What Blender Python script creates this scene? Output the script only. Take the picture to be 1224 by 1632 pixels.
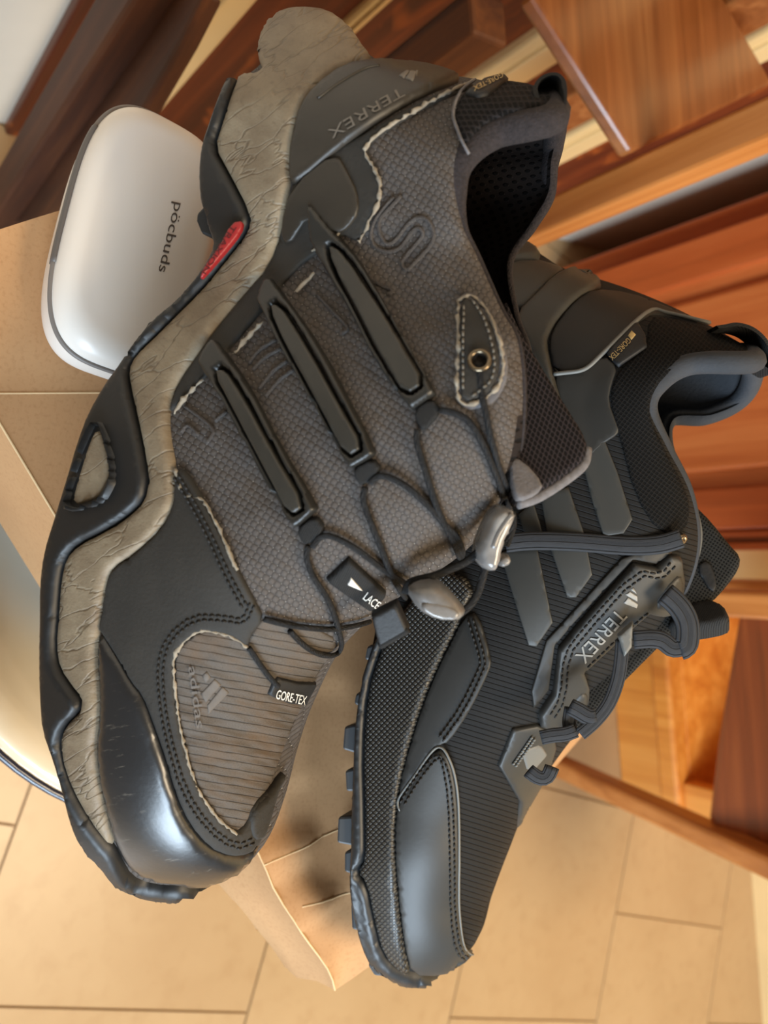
import bpy, bmesh, math, random
import numpy as np
from mathutils import Vector, Matrix
from mathutils.bvhtree import BVHTree
from mathutils.kdtree import KDTree
from mathutils.geometry import delaunay_2d_cdt

random.seed(4)
rng = np.random.default_rng(4)
for o in list(bpy.data.objects):
    bpy.data.objects.remove(o)
scene = bpy.context.scene
col = scene.collection

# ------------------------------------------------------------------ camera
# The photograph was taken in landscape and is shown turned: the place's "up" points to the image's right.
FPX = 1300.0
CAM_H = 0.87
dn = np.array([(-360 - 612) / FPX, (890 - 816) / FPX, 1.0])      # nadir vanishing point
UP = -dn / np.linalg.norm(dn)
FW = np.array([0, 0, 1.0]) - UP * UP[2]
FW /= np.linalg.norm(FW)
RT = np.cross(FW, UP)
R3 = np.array([RT, FW, UP])                                      # view -> world


def W(c):
    """view-space point(s) (x right, y down, z forward) -> world"""
    return np.asarray(c) @ R3.T + np.array([0, 0, CAM_H])


def ray(px, py):
    return np.array([(px - 612) / FPX, (py - 816) / FPX, 1.0])


def P(px, py, D):
    return W(ray(px, py) * D)


def onz(px, py, z):
    r = ray(px, py)
    return P(px, py, (z - CAM_H) / (r @ UP))


def ony(px, py, y):
    r = ray(px, py)
    return P(px, py, y / (r @ FW))


def onx(px, py, x):
    r = ray(px, py)
    return P(px, py, x / (r @ RT))


def topx(p):
    c = (np.asarray(p) - np.array([0, 0, CAM_H])) @ R3
    return c[0] / c[2] * FPX + 612, c[1] / c[2] * FPX + 816


cam_d = bpy.data.cameras.new('camera')
cam = bpy.data.objects.new('camera', cam_d)
col.objects.link(cam)
m = Matrix.Identity(4)
for i in range(3):
    m[i][0] = R3[i][0]
    m[i][1] = -R3[i][1]
    m[i][2] = -R3[i][2]
m[2][3] = CAM_H
cam.matrix_world = m
cam_d.sensor_fit = 'HORIZONTAL'
cam_d.sensor_width = 36
cam_d.lens = FPX * 36 / 1224
cam_d.clip_start = 0.01
cam_d.dof.use_dof = True
cam_d.dof.focus_distance = 0.275
cam_d.dof.aperture_fstop = 17
scene.camera = cam

# ------------------------------------------------------------------ light
scene.view_settings.view_transform = 'Standard'
scene.view_settings.look = 'None'
scene.view_settings.gamma = 1
scene.view_settings.use_curve_mapping = False
scene.view_settings.exposure = 0.0

world = bpy.data.worlds.new('room_light')
scene.world = world
world.use_nodes = True
bg = world.node_tree.nodes['Background']
bg.inputs[0].default_value = (1.0, 0.83, 0.64, 1)
bg.inputs[1].default_value = 0.20


def area(name, loc, target, size, energy, color, sy=None):
    d = bpy.data.lights.new(name, 'AREA')
    d.energy = energy
    d.color = color
    d.size = size
    if sy:
        d.shape = 'RECTANGLE'
        d.size_y = sy
    o = bpy.data.objects.new(name, d)
    col.objects.link(o)
    o.location = loc
    o.rotation_euler = (Vector(target) - Vector(loc)).to_track_quat('-Z', 'Y').to_euler()
    return o


area('window_right_offscreen', (1.9, -0.75, 1.25), (0.05, 0.2, 0.5), 0.9, 88, (0.68, 0.84, 1.0), 1.3)
area('ceiling_lamp_offscreen', (0.9, 0.55, 2.3), (0.35, 0.6, 0.0), 0.7, 40, (1.0, 0.80, 0.55))


# ------------------------------------------------------------------ materials
def lin(c):
    return tuple(((v / 255) / 12.92 if v / 255 <= .04045 else ((v / 255 + .055) / 1.055) ** 2.4) for v in c)


class NT:
    def __init__(s, name):
        s.m = bpy.data.materials.new(name)
        s.m.use_nodes = True
        s.t = s.m.node_tree
        s.b = s.t.nodes['Principled BSDF']

    def n(s, typ, **kw):
        nd = s.t.nodes.new(typ)
        for k, v in kw.items():
            setattr(nd, k, v)
        return nd

    def l(s, a, b):
        s.t.links.new(a, b)

    def val(s, sock, x):
        if hasattr(x, 'is_linked') or hasattr(x, 'links'):
            s.l(x, sock)
        else:
            sock.default_value = x

    def math(s, op, a, b=None, c=None):
        nd = s.n('ShaderNodeMath', operation=op)
        s.val(nd.inputs[0], a)
        if b is not None:
            s.val(nd.inputs[1], b)
        if c is not None:
            s.val(nd.inputs[2], c)
        return nd.outputs[0]

    def mix(s, f, a, b, mode='MIX'):
        nd = s.n('ShaderNodeMix', data_type='RGBA', blend_type=mode)
        s.val(nd.inputs[0], f)
        for i, x in ((6, a), (7, b)):
            if isinstance(x, tuple):
                nd.inputs[i].default_value = (*x[:3], 1)
            else:
                s.l(x, nd.inputs[i])
        return nd.outputs[2]

    def coord(s, kind, rot=0.0, scale=(1, 1, 1), rot3=None):
        tc = s.n('ShaderNodeTexCoord')
        mp = s.n('ShaderNodeMapping')
        s.l(tc.outputs[kind], mp.inputs[0])
        mp.inputs['Rotation'].default_value = rot3 or (0, 0, math.radians(rot))
        if rot == 0 and not rot3:
            mp.inputs['Scale'].default_value = scale
            return mp.outputs[0]
        m2 = s.n('ShaderNodeMapping')
        s.l(mp.outputs[0], m2.inputs[0])
        m2.inputs['Scale'].default_value = scale
        return m2.outputs[0]

    def noise(s, vec, scale, detail=3, rough=.55, dist=0.0):
        nd = s.n('ShaderNodeTexNoise')
        s.l(vec, nd.inputs['Vector'])
        nd.inputs['Scale'].default_value = scale
        nd.inputs['Detail'].default_value = detail
        nd.inputs['Roughness'].default_value = rough
        nd.inputs['Distortion'].default_value = dist
        return nd.outputs['Fac']

    def ramp(s, fac, stops):
        nd = s.n('ShaderNodeValToRGB')
        el = nd.color_ramp.elements
        while len(el) > 1:
            el.remove(el[-1])
        el[0].position, el[0].color = stops[0][0], (*stops[0][1], 1)
        for p_, c_ in stops[1:]:
            e = el.new(p_)
            e.color = (*c_, 1)
        s.l(fac, nd.inputs[0])
        return nd.outputs[0]

    def step(s, fac, a, b):
        nd = s.n('ShaderNodeMapRange')
        s.l(fac, nd.inputs[0])
        nd.inputs[1].default_value = a
        nd.inputs[2].default_value = b
        return nd.outputs[0]

    def bump(s, h, strength, dist=.001, prev=None):
        nd = s.n('ShaderNodeBump')
        nd.inputs['Strength'].default_value = strength
        nd.inputs['Distance'].default_value = dist
        s.l(h, nd.inputs['Height'])
        if prev is not None:
            s.l(prev, nd.inputs['Normal'])
        return nd.outputs[0]

    def done(s, color, rough, normal=None, **kw):
        if isinstance(color, tuple):
            s.b.inputs['Base Color'].default_value = (*color[:3], 1)
        else:
            s.l(color, s.b.inputs['Base Color'])
        s.val(s.b.inputs['Roughness'], rough)
        if normal is not None:
            s.l(normal, s.b.inputs['Normal'])
        for k, v in kw.items():
            s.val(s.b.inputs[k.replace('_', ' ')], v)
        return s.m


def plain(name, rgb, rough=.5, var=.0, scale=40., bump=0., bscale=300., dirt=None, **kw):
    """dull or smooth stuff with a little colour variation; rgb are sRGB 0..255"""
    n = NT(name)
    c = lin(rgb)
    obj = n.coord('Object')
    colr = c
    if var or dirt:
        f = n.noise(obj, scale, 4)
        c2 = lin(dirt) if dirt else tuple(min(1, v * (1 + var)) for v in c)
        c1 = tuple(v * (1 - var) for v in c)
        colr = n.mix(n.step(f, .35, .72), c1, c2)
    nm = None
    if bump:
        nm = n.bump(n.noise(obj, bscale, 3), bump, .0006)
    return n.done(colr, rough, nm, **kw)


def cloth(name, c_dark, c_mid, c_thread, period, rot, dots=True, bump=.6, rough=.8, dirt=None, row=None, sharp=.3, dot=(.28, .6)):
    """woven fabric: pillow squares with bright thread dots; the period is in the surface's own UV units"""
    n = NT(name)
    uv = n.coord('UV', rot, (1 / period, 1 / (row or period), 1))
    sx = n.n('ShaderNodeSeparateXYZ')
    n.l(uv, sx.inputs[0])
    a = n.math('ABSOLUTE', n.math('SINE', n.math('MULTIPLY', sx.outputs[0], math.pi)))
    b = n.math('ABSOLUTE', n.math('SINE', n.math('MULTIPLY', sx.outputs[1], math.pi)))
    a = n.math('POWER', a, sharp)
    b = n.math('POWER', b, sharp)
    h = n.math('MULTIPLY', a, b)
    big = n.noise(n.coord('UV'), 1.6, 5, .6)
    fine = n.noise(n.coord('UV', rot, (60, 30, 1)), 1.0, 2)
    base = n.mix(h, lin(c_dark), lin(c_mid))
    base = n.mix(n.step(fine, .3, .9), base, tuple(v * .55 for v in lin(c_mid)))
    if dirt:
        base = n.mix(n.math('MULTIPLY', n.step(big, .48, .78), .8), base, lin(dirt))
    if dots:
        sp = n.math('MULTIPLY', n.math('SUBTRACT', 1.0, a), n.math('SUBTRACT', 1.0, b))
        sp = n.step(sp, *dot)
        sp = n.math('MULTIPLY', sp, n.step(n.noise(n.coord('UV'), 22, 2), .30, .55))
        base = n.mix(sp, base, lin(c_thread))
    nm = n.bump(h, bump, .0008)
    nm = n.bump(fine, .25, .0004, nm)
    nm = n.bump(n.noise(n.coord('UV', 40, (1, .4, 1)), 2.2, 2), .35, .006, nm)
    return n.done(base, rough, nm, Specular_IOR_Level=.25)


def ribbed(name, c_dark, c_mid, period, rot, rough=.75, bump=.5, fine_scale=40, dirt=None, duty=(.0, .5), wobble=.12, crease=0.):
    n = NT(name)
    uv = n.coord('UV', rot, (1, 1 / period, 1))
    wob = n.noise(n.coord('UV'), 3, 2)
    sx = n.n('ShaderNodeSeparateXYZ')
    n.l(uv, sx.inputs[0])
    v = n.math('ADD', sx.outputs[1], n.math('MULTIPLY', wob, wobble))
    b = n.math('ABSOLUTE', n.math('SINE', n.math('MULTIPLY', v, math.pi)))
    h = n.step(b, *duty)
    fine = n.noise(n.coord('UV', rot, (fine_scale, fine_scale * 2.2, 1)), 1, 2)
    base = n.mix(h, lin(c_dark), lin(c_mid))
    base = n.mix(n.step(fine, .35, .85), base, tuple(v * .5 for v in lin(c_mid)))
    if dirt:
        big = n.noise(n.coord('UV'), 1.8, 5, .6)
        base = n.mix(n.math('MULTIPLY', n.step(big, .48, .8), .8), base, lin(dirt))
    nm = n.bump(h, bump, .0007)
    nm = n.bump(fine, .3, .0004, nm)
    if crease:
        nm = n.bump(n.noise(n.coord('UV', -15, (.35, 1, 1)), 2.6, 2), crease, .007, nm)
    return n.done(base, rough, nm, Specular_IOR_Level=.25)


def holes(name, c_hole, c_mid, period, rot, rough=.85, stretch=1.6, hole=(.25, .5), bump=.8):
    """open mesh with staggered holes"""
    n = NT(name)
    uv = n.coord('UV', rot, (1 / period, 1 / (period * stretch), 1))
    sx = n.n('ShaderNodeSeparateXYZ')
    n.l(uv, sx.inputs[0])
    a = n.math('SINE', n.math('MULTIPLY', n.math('ADD', sx.outputs[0], sx.outputs[1]), math.pi))
    b = n.math('SINE', n.math('MULTIPLY', n.math('SUBTRACT', sx.outputs[0], sx.outputs[1]), math.pi))
    h = n.math('ABSOLUTE', n.math('MULTIPLY', a, b))
    h = n.step(h, *hole)
    fine = n.noise(n.coord('UV'), 60, 2)
    c = n.mix(h, lin(c_mid), lin(c_hole))
    c = n.mix(n.step(fine, .4, .9), c, tuple(v * .4 for v in lin(c_mid)))
    nm = n.bump(n.math('SUBTRACT', 1.0, h), bump, .0008)
    return n.done(c, rough, nm, Specular_IOR_Level=.2)


def wood(name, dark, mid, light, axis, rough=.35, coat=.3, fleck=None, sc=1.0):
    """axis: 0, 1 or 2, the direction the grain runs in"""
    n = NT(name)
    s = [26 * sc, 26 * sc, 26 * sc]
    s[axis] = 1.6 * sc
    v = n.coord('Object', 0, tuple(s))
    f1 = n.noise(v, 1.0, 6, .6, .6)
    s2 = [120 * sc, 120 * sc, 120 * sc]
    s2[axis] = 4 * sc
    f2 = n.noise(n.coord('Object', 0, tuple(s2)), 1.0, 3)
    f = n.math('ADD', n.math('MULTIPLY', f1, .75), n.math('MULTIPLY', f2, .25))
    c = n.ramp(f, [(.32, lin(dark)), (.5, lin(mid)), (.68, lin(light))])
    if fleck:
        s3 = [34, 34, 34]
        s3[(axis + 1) % 3] = 9
        s3[axis] = 16
        fl = n.step(n.noise(n.coord('Object', 18, tuple(s3)), 1.0, 2, .5, .8), .60, .72)
        c = n.mix(n.math('MULTIPLY', fl, .75), c, lin(fleck))
    nm = n.bump(f2, .08, .001)
    return n.done(c, rough, nm, Coat_Weight=coat, Coat_Roughness=.2)


# ------------------------------------------------------------------ scene tree helpers
def tag(o, label=None, cat=None, group=None, kind=None):
    for k, v in (('label', label), ('category', cat), ('group', group), ('kind', kind)):
        if v:
            o[k] = v
    return o


def empty(name, loc, label, cat, group=None):
    o = bpy.data.objects.new(name, None)
    col.objects.link(o)
    o.location = loc
    o.empty_display_size = .02
    return tag(o, label, cat, group)


def root_loc(o):
    v = Vector((0, 0, 0))
    while o is not None:
        v += o.location
        o = o.parent
    return v


def mesh_obj(name, verts, faces, mat, parent=None, origin=None, smooth=True, uv=None, label=None, mats=None, fm=None, fixn=True):
    """verts in world coordinates; the object's origin is its parent's (or `origin`)"""
    base = root_loc(parent) if parent is not None else Vector(origin if origin is not None else (0, 0, 0))
    me = bpy.data.meshes.new(name)
    vv = np.asarray(verts, float) - np.array(base)
    me.from_pydata([tuple(v) for v in vv], [], [tuple(int(i) for i in f) for f in faces])
    if uv is not None:
        L = me.uv_layers.new(name='UVMap')
        idx = np.empty(len(me.loops), dtype=np.int32)
        me.loops.foreach_get('vertex_index', idx)
        L.data.foreach_set('uv', np.asarray(uv, np.float32)[idx].ravel())
    for x in (mats or [mat]):
        me.materials.append(x)
    if fm is not None:
        me.polygons.foreach_set('material_index', fm)
    if fixn:
        bm = bmesh.new()
        bm.from_mesh(me)
        bmesh.ops.recalc_face_normals(bm, faces=bm.faces)
        bm.to_mesh(me)
        bm.free()
    me.polygons.foreach_set('use_smooth', [smooth] * len(me.polygons))
    me.update()
    o = bpy.data.objects.new(name, me)
    col.objects.link(o)
    if parent is not None:
        o.parent = parent
    else:
        o.location = base
    if label:
        o['label'] = label
    return o


def bevel(o, w, seg=2, ang=30):
    md = o.modifiers.new('bevel', 'BEVEL')
    md.width = w
    md.segments = seg
    md.limit_method = 'ANGLE'
    md.angle_limit = math.radians(ang)
    return o


def box_mesh(c, size, axes=None):
    c = np.asarray(c, float)
    a = np.eye(3) if axes is None else np.asarray(axes, float)
    v = []
    for sx in (-.5, .5):
        for sy in (-.5, .5):
            for sz in (-.5, .5):
                v.append(c + a[0] * sx * size[0] + a[1] * sy * size[1] + a[2] * sz * size[2])
    f = [(0, 1, 3, 2), (4, 6, 7, 5), (0, 4, 5, 1), (2, 3, 7, 6), (0, 2, 6, 4), (1, 5, 7, 3)]
    return v, f


def catmull(pts, n, closed=False):
    pts = np.asarray(pts, float)
    k = len(pts)
    if k == 2:
        t = np.linspace(0, 1, n)[:, None]
        return pts[0] * (1 - t) + pts[1] * t
    if closed:
        ext = np.vstack([pts[-1], pts, pts[0], pts[1]])
        segs = k
    else:
        ext = np.vstack([2 * pts[0] - pts[1], pts, 2 * pts[-1] - pts[-2]])
        segs = k - 1
    d = np.linalg.norm(np.diff(ext[1:segs + 2, :], axis=0), axis=1)
    cum = np.concatenate([[0], np.cumsum(d)])
    out = []
    for u in (np.linspace(0, cum[-1], n, endpoint=not closed)):
        i = min(max(np.searchsorted(cum, u, 'right') - 1, 0), segs - 1)
        t = (u - cum[i]) / max(d[i], 1e-9)
        p0, p1, p2, p3 = ext[i], ext[i + 1], ext[i + 2], ext[i + 3]
        out.append(.5 * ((2 * p1) + (-p0 + p2) * t + (2 * p0 - 5 * p1 + 4 * p2 - p3) * t * t + (-p0 + 3 * p1 - 3 * p2 + p3) * t ** 3))
    return np.array(out)


def tube_geo(path, rad, seg=8, nrm=None, flat=1.0, closed=False, cap=True):
    path = np.asarray(path, float)
    n = len(path)
    rad = np.full(n, rad) if np.isscalar(rad) else np.asarray(rad)
    if closed:
        tan = np.roll(path, -1, 0) - np.roll(path, 1, 0)
    else:
        tan = np.gradient(path, axis=0)
    tan /= np.linalg.norm(tan, axis=1)[:, None] + 1e-12
    if nrm is None:
        ref = np.array([0.3, 0.2, 0.93])
        N = np.zeros_like(path)
        v = ref - tan[0] * (ref @ tan[0])
        for i in range(n):
            v = v - tan[i] * (v @ tan[i])
            v /= np.linalg.norm(v) + 1e-12
            N[i] = v
    else:
        N = np.asarray(nrm, float)
        N = N - tan * np.sum(N * tan, 1)[:, None]
        N /= np.linalg.norm(N, axis=1)[:, None] + 1e-12
    B = np.cross(tan, N)
    V, F, UV = [], [], []
    cl = np.concatenate([[0], np.cumsum(np.linalg.norm(np.diff(path, axis=0), axis=1))])
    for i in range(n):
        for j in range(seg):
            a = 2 * math.pi * j / seg
            V.append(path[i] + N[i] * math.cos(a) * rad[i] * flat + B[i] * math.sin(a) * rad[i])
            UV.append((cl[i] * 50, j / seg))
    for i in range(n if closed else n - 1):
        k = (i + 1) % n
        for j in range(seg):
            q = (j + 1) % seg
            F.append((i * seg + j, i * seg + q, k * seg + q, k * seg + j))
    if not closed and cap:
        F.append(tuple(range(seg))[::-1])
        F.append(tuple((n - 1) * seg + j for j in range(seg)))
    return V, F, UV


def merge(parts):
    V, F, U = [], [], []
    for v, f, u in parts:
        k = len(V)
        V += list(v)
        F += [tuple(i + k for i in q) for q in f]
        U += list(u)
    return V, F, U


# ------------------------------------------------------------------ surfaces that pixels are cast onto
class Surf:
    def __init__(s, verts, faces, latpx, latD, axis):
        """verts world; latpx/latD the lateral grid for misses; axis: outward world direction for misses"""
        s.bvh = BVHTree.FromPolygons([Vector(v) for v in verts], [tuple(f) for f in faces])
        s.kd = KDTree(len(latpx))
        for i, p in enumerate(latpx):
            s.kd.insert((p[0], p[1], 0), i)
        s.kd.balance()
        s.D = latD
        s.axis = np.asarray(axis)

    def hit(s, px, py):
        o = Vector((0, 0, CAM_H))
        d = Vector(P(px, py, 1.0)) - o
        h = s.bvh.ray_cast(o, d)
        if h[0] is None:
            i = s.kd.find((px, py, 0))[1]
            return P(px, py, s.D[i]), s.axis
        n = np.array(h[1])
        if n @ np.array(d) > 0:
            n = -n
        return np.array(h[0]), n


class Sheet:
    """a sheet through pixels with known distances (quadratic fit), used for tongue, labels, loops"""
    def __init__(s, pts, quad=False):
        A = np.array([[1, p[0], p[1]] + ([p[0] ** 2 / 1e3, p[1] ** 2 / 1e3, p[0] * p[1] / 1e3] if quad else []) for p in pts], float)
        s.k = np.linalg.lstsq(A, np.array([p[2] for p in pts]), rcond=None)[0]
        s.quad = quad

    def D(s, x, y):
        v = [1, x, y] + ([x * x / 1e3, y * y / 1e3, x * y / 1e3] if s.quad else [])
        return float(np.dot(s.k, v))

    def hit(s, px, py):
        p = P(px, py, s.D(px, py))
        a = P(px + 2, py, s.D(px + 2, py)) - p
        b = P(px, py + 2, s.D(px, py + 2)) - p
        n = np.cross(a, b)
        n /= np.linalg.norm(n)
        if n @ (np.array([0, 0, CAM_H]) - p) < 0:
            n = -n
        return p, n


def in_poly(q, poly):
    x, y = q[:, 0], q[:, 1]
    ins = np.zeros(len(q), bool)
    j = len(poly) - 1
    for i in range(len(poly)):
        xi, yi = poly[i]
        xj, yj = poly[j]
        c = ((yi > y) != (yj > y)) & (x < (xj - xi) * (y - yi) / ((yj - yi) + 1e-12) + xi)
        ins ^= c
        j = i
    return ins


def seg_dist(q, poly):
    a = poly
    b = np.roll(poly, -1, 0)
    best = np.full(len(q), 1e9)
    for i in range(len(a)):
        d = b[i] - a[i]
        t = np.clip(((q - a[i]) @ d) / (d @ d + 1e-12), 0, 1)
        best = np.minimum(best, np.linalg.norm(q - a[i] - t[:, None] * d, axis=1))
    return best


def densify(poly, step, closed=True):
    out = []
    n = len(poly)
    for i in range(n if closed else n - 1):
        a, b = np.asarray(poly[i], float), np.asarray(poly[(i + 1) % n], float)
        k = max(1, int(np.linalg.norm(b - a) / step + .5))
        for j in range(k):
            out.append(a + (b - a) * j / k)
    if not closed:
        out.append(np.asarray(poly[-1], float))
    return np.array(out)


def chaikin(poly, it=1, closed=True):
    p = np.asarray(poly, float)
    for _ in range(it):
        q = np.roll(p, -1, 0)
        if closed:
            p = np.stack([p * .75 + q * .25, p * .25 + q * .75], 1).reshape(-1, 2)
        else:
            a, b = p[:-1], p[1:]
            mid = np.stack([a * .75 + b * .25, a * .25 + b * .75], 1).reshape(-1, 2)
            p = np.vstack([p[:1], mid[1:-1], p[-1:]])
    return p


def patch(name, poly, surf, mat, parent, th=.0015, bev=7., step=9., lift=0., smooth=1, edge=.3, inset=-.0012, label=None, hole=None, wob=0., mid=0.):
    """a panel cut to `poly` lying on `surf`, `th` thick with a rounded edge of `bev` pixels"""
    poly = chaikin(poly, smooth) if smooth else np.asarray(poly, float)
    bd = densify(poly, step)
    if wob:
        bd = bd + rng.normal(0, wob, bd.shape)
    loops = [bd]
    if hole is not None:
        loops.append(densify(chaikin(hole, 1), step))
    x0, y0 = bd.min(0)
    x1, y1 = bd.max(0)
    gx, gy = np.meshgrid(np.arange(x0 + step * .5, x1, step), np.arange(y0 + step * .5, y1, step))
    g = np.stack([gx.ravel() + (np.arange(gx.size) // gx.shape[1] % 2) * step * .5, gy.ravel()], 1)
    g = g[in_poly(g, bd)] if len(g) else g
    if len(g):
        g = g[seg_dist(g, bd) > step * .45]
    if hole is not None and len(g):
        g = g[~in_poly(g, loops[1])]
        g = g[seg_dist(g, loops[1]) > step * .45]
    if bev < step * 1.5 and bev > 0 and hole is None:
        # a ring of points at the bevel's inner edge
        nrm = np.roll(bd, -1, 0) - np.roll(bd, 1, 0)
        nrm = np.stack([-nrm[:, 1], nrm[:, 0]], 1)
        nrm /= np.linalg.norm(nrm, axis=1)[:, None] + 1e-9
        for s_ in (.35, 1.0):
            r = bd + nrm * bev * s_
            r2 = bd - nrm * bev * s_
            r = np.vstack([r, r2])
            r = r[in_poly(r, bd)]
            r = r[seg_dist(r, bd) > bev * s_ * .8]
            g = np.vstack([g, r]) if len(g) else r
    pts = [tuple(p) for p in np.vstack(loops)]
    edges = []
    k = 0
    for lp in loops:
        n_ = len(lp)
        edges += [(k + i, k + (i + 1) % n_) for i in range(n_)]
        k += n_
    pts += [tuple(p) for p in g]
    ov, oe, of, _, _, _ = delaunay_2d_cdt([Vector(p) for p in pts], edges, [], 1, 1e-4)
    q = np.array([(v.x, v.y) for v in ov])
    if hole is not None:
        hl = loops[1]
        cen = np.array([q[list(f)].mean(0) for f in of])
        of = [f for f, k_ in zip(of, in_poly(cen, hl)) if not k_]
    cen = np.array([q[list(f)].mean(0) for f in of])
    of = [f for f, k_ in zip(of, in_poly(cen, bd)) if k_]
    dist = seg_dist(q, bd)
    if hole is not None:
        dist = np.minimum(dist, seg_dist(q, loops[1]))
    hf = np.sqrt(np.clip(1 - (1 - np.clip(dist / max(bev, .01), 0, 1)) ** 2, 0, 1))
    V, NRM = [], []
    for i, (x, y) in enumerate(q):
        p, n_ = surf.hit(x, y)
        V.append(p)
        NRM.append(n_)
    V, NRM = np.array(V), np.array(NRM)
    # smooth depth noise and normals across the panel a little
    top = V + NRM * (lift + th * (edge + (1 - edge) * hf) + mid * np.clip(dist / 60., 0, 1))[:, None]
    cnt = {}
    for f in of:
        for a, b in zip(f, list(f[1:]) + [f[0]]):
            e = (min(a, b), max(a, b))
            cnt.setdefault(e, []).append((a, b))
    bverts = {}
    allv = list(top)
    uv = [(x * .01, y * .01) for x, y in q]
    faces = [tuple(f) for f in of]
    for e, l in cnt.items():
        if len(l) == 1:
            a, b = l[0]
            for v in (a, b):
                if v not in bverts:
                    bverts[v] = len(allv)
                    allv.append(V[v] + NRM[v] * (lift + inset))
                    uv.append(uv[v])
            faces.append((b, a, bverts[a], bverts[b]))
    return mesh_obj(name, allv, faces, mat, parent, uv=uv, label=label)


def cast_path(px, surf, lift, n=None, smooth=True):
    px = np.asarray(px, float)
    L = np.linalg.norm(np.diff(px, axis=0), axis=1).sum()
    n = n or max(4, int(L / 5))
    q = catmull(px, n) if smooth else densify(px, L / n, False)
    lf = np.full(len(q), lift) if np.isscalar(lift) else np.interp(np.linspace(0, 1, len(q)), np.linspace(0, 1, len(lift)), lift)
    pos, nr = [], []
    for (x, y), l_ in zip(q, lf):
        p, n_ = surf.hit(x, y)
        pos.append(p + n_ * l_)
        nr.append(n_)
    pos, nr = np.array(pos), np.array(nr)
    for _ in range(2):
        pos[1:-1] = pos[1:-1] * .5 + (pos[:-2] + pos[2:]) * .25
    return pos, nr


def cord(name, px, surf, rad, mat, parent, lift=None, flat=1.0, label=None, n=None, rag=0.):
    lift = rad * .8 if lift is None else lift
    pos, nr = cast_path(px, surf, lift, n)
    if rag:
        pos = pos + rng.normal(0, rag * .4, pos.shape)
        rad = rad * np.clip(rng.normal(1, .45, len(pos)), .2, 2.2)
    V, F, U = tube_geo(pos, rad, 8, nr, flat)
    return mesh_obj(name, V, F, mat, parent, uv=U, label=label)


def stitches(name, paths, surf, mat, parent, lift=.0016, every=9., length=5.5, rad=.00032):
    parts = []
    for px in paths:
        px = chaikin(px, 1, False)
        d = np.linalg.norm(np.diff(px, axis=0), axis=1)
        cum = np.concatenate([[0], np.cumsum(d)])
        for u in np.arange(2, cum[-1] - length, every):
            pts = []
            for k in (0, .5, 1):
                uu = u + k * length
                x = np.interp(uu, cum, px[:, 0])
                y = np.interp(uu, cum, px[:, 1])
                p, n_ = surf.hit(x, y)
                pts.append(p + n_ * (lift + (.0001 if k == .5 else -.0003)))
            parts.append(tube_geo(pts, rad, 5))
    V, F, U = merge(parts)
    return mesh_obj(name, V, F, mat, parent, uv=U)


def text_geo(s):
    cu = bpy.data.curves.new('t', 'FONT')
    cu.body = s
    cu.size = 1.0
    cu.resolution_u = 3
    ob = bpy.data.objects.new('t', cu)
    col.objects.link(ob)
    bpy.context.view_layer.update()
    me = bpy.data.meshes.new_from_object(ob.evaluated_get(bpy.context.evaluated_depsgraph_get()))
    v = np.array([tuple(x.co) for x in me.vertices])
    f = [tuple(p.vertices) for p in me.polygons]
    bpy.data.objects.remove(ob)
    bpy.data.curves.remove(cu)
    bpy.data.meshes.remove(me)
    return v, f


def lettering(name, s, a, b, height, surf, mat, parent, lift=.002, slant=0., up=None, stretch=True):
    """text running from pixel a to pixel b (baseline), letters `height` pixels tall"""
    v, f = text_geo(s)
    a, b = np.asarray(a, float), np.asarray(b, float)
    L = np.linalg.norm(b - a)
    d = (b - a) / L
    u = np.array([d[1], -d[0]]) if up is None else np.asarray(up, float)
    x = (v[:, 0] - v[:, 0].min()) / (np.ptp(v[:, 0]) + 1e-9) * L
    y = v[:, 1] / .69 * height
    q = a + x[:, None] * d + y[:, None] * u
    V = []
    for p in q:
        h, n_ = surf.hit(*p)
        V.append(h + n_ * lift)
    return mesh_obj(name, V, f, mat, parent, smooth=False, fixn=False, uv=q * .01)


def prism(name, poly, D, depth_vec, mat, parent, bev=.0006, smooth=False):
    """pixel polygon at distance D (a number or one per corner) pushed back along depth_vec"""
    n = len(poly)
    D = [D] * n if np.isscalar(D) else D
    a = [P(x, y, d) for (x, y), d in zip(poly, D)]
    b = [p + np.asarray(depth_vec) for p in a]
    F = [tuple(range(n)), tuple(range(2 * n - 1, n - 1, -1))]
    F += [(i, (i + 1) % n, n + (i + 1) % n, n + i) for i in range(n)]
    o = mesh_obj(name, a + b, F, mat, parent, smooth=smooth)
    if bev:
        bevel(o, bev)
    return o


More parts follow.
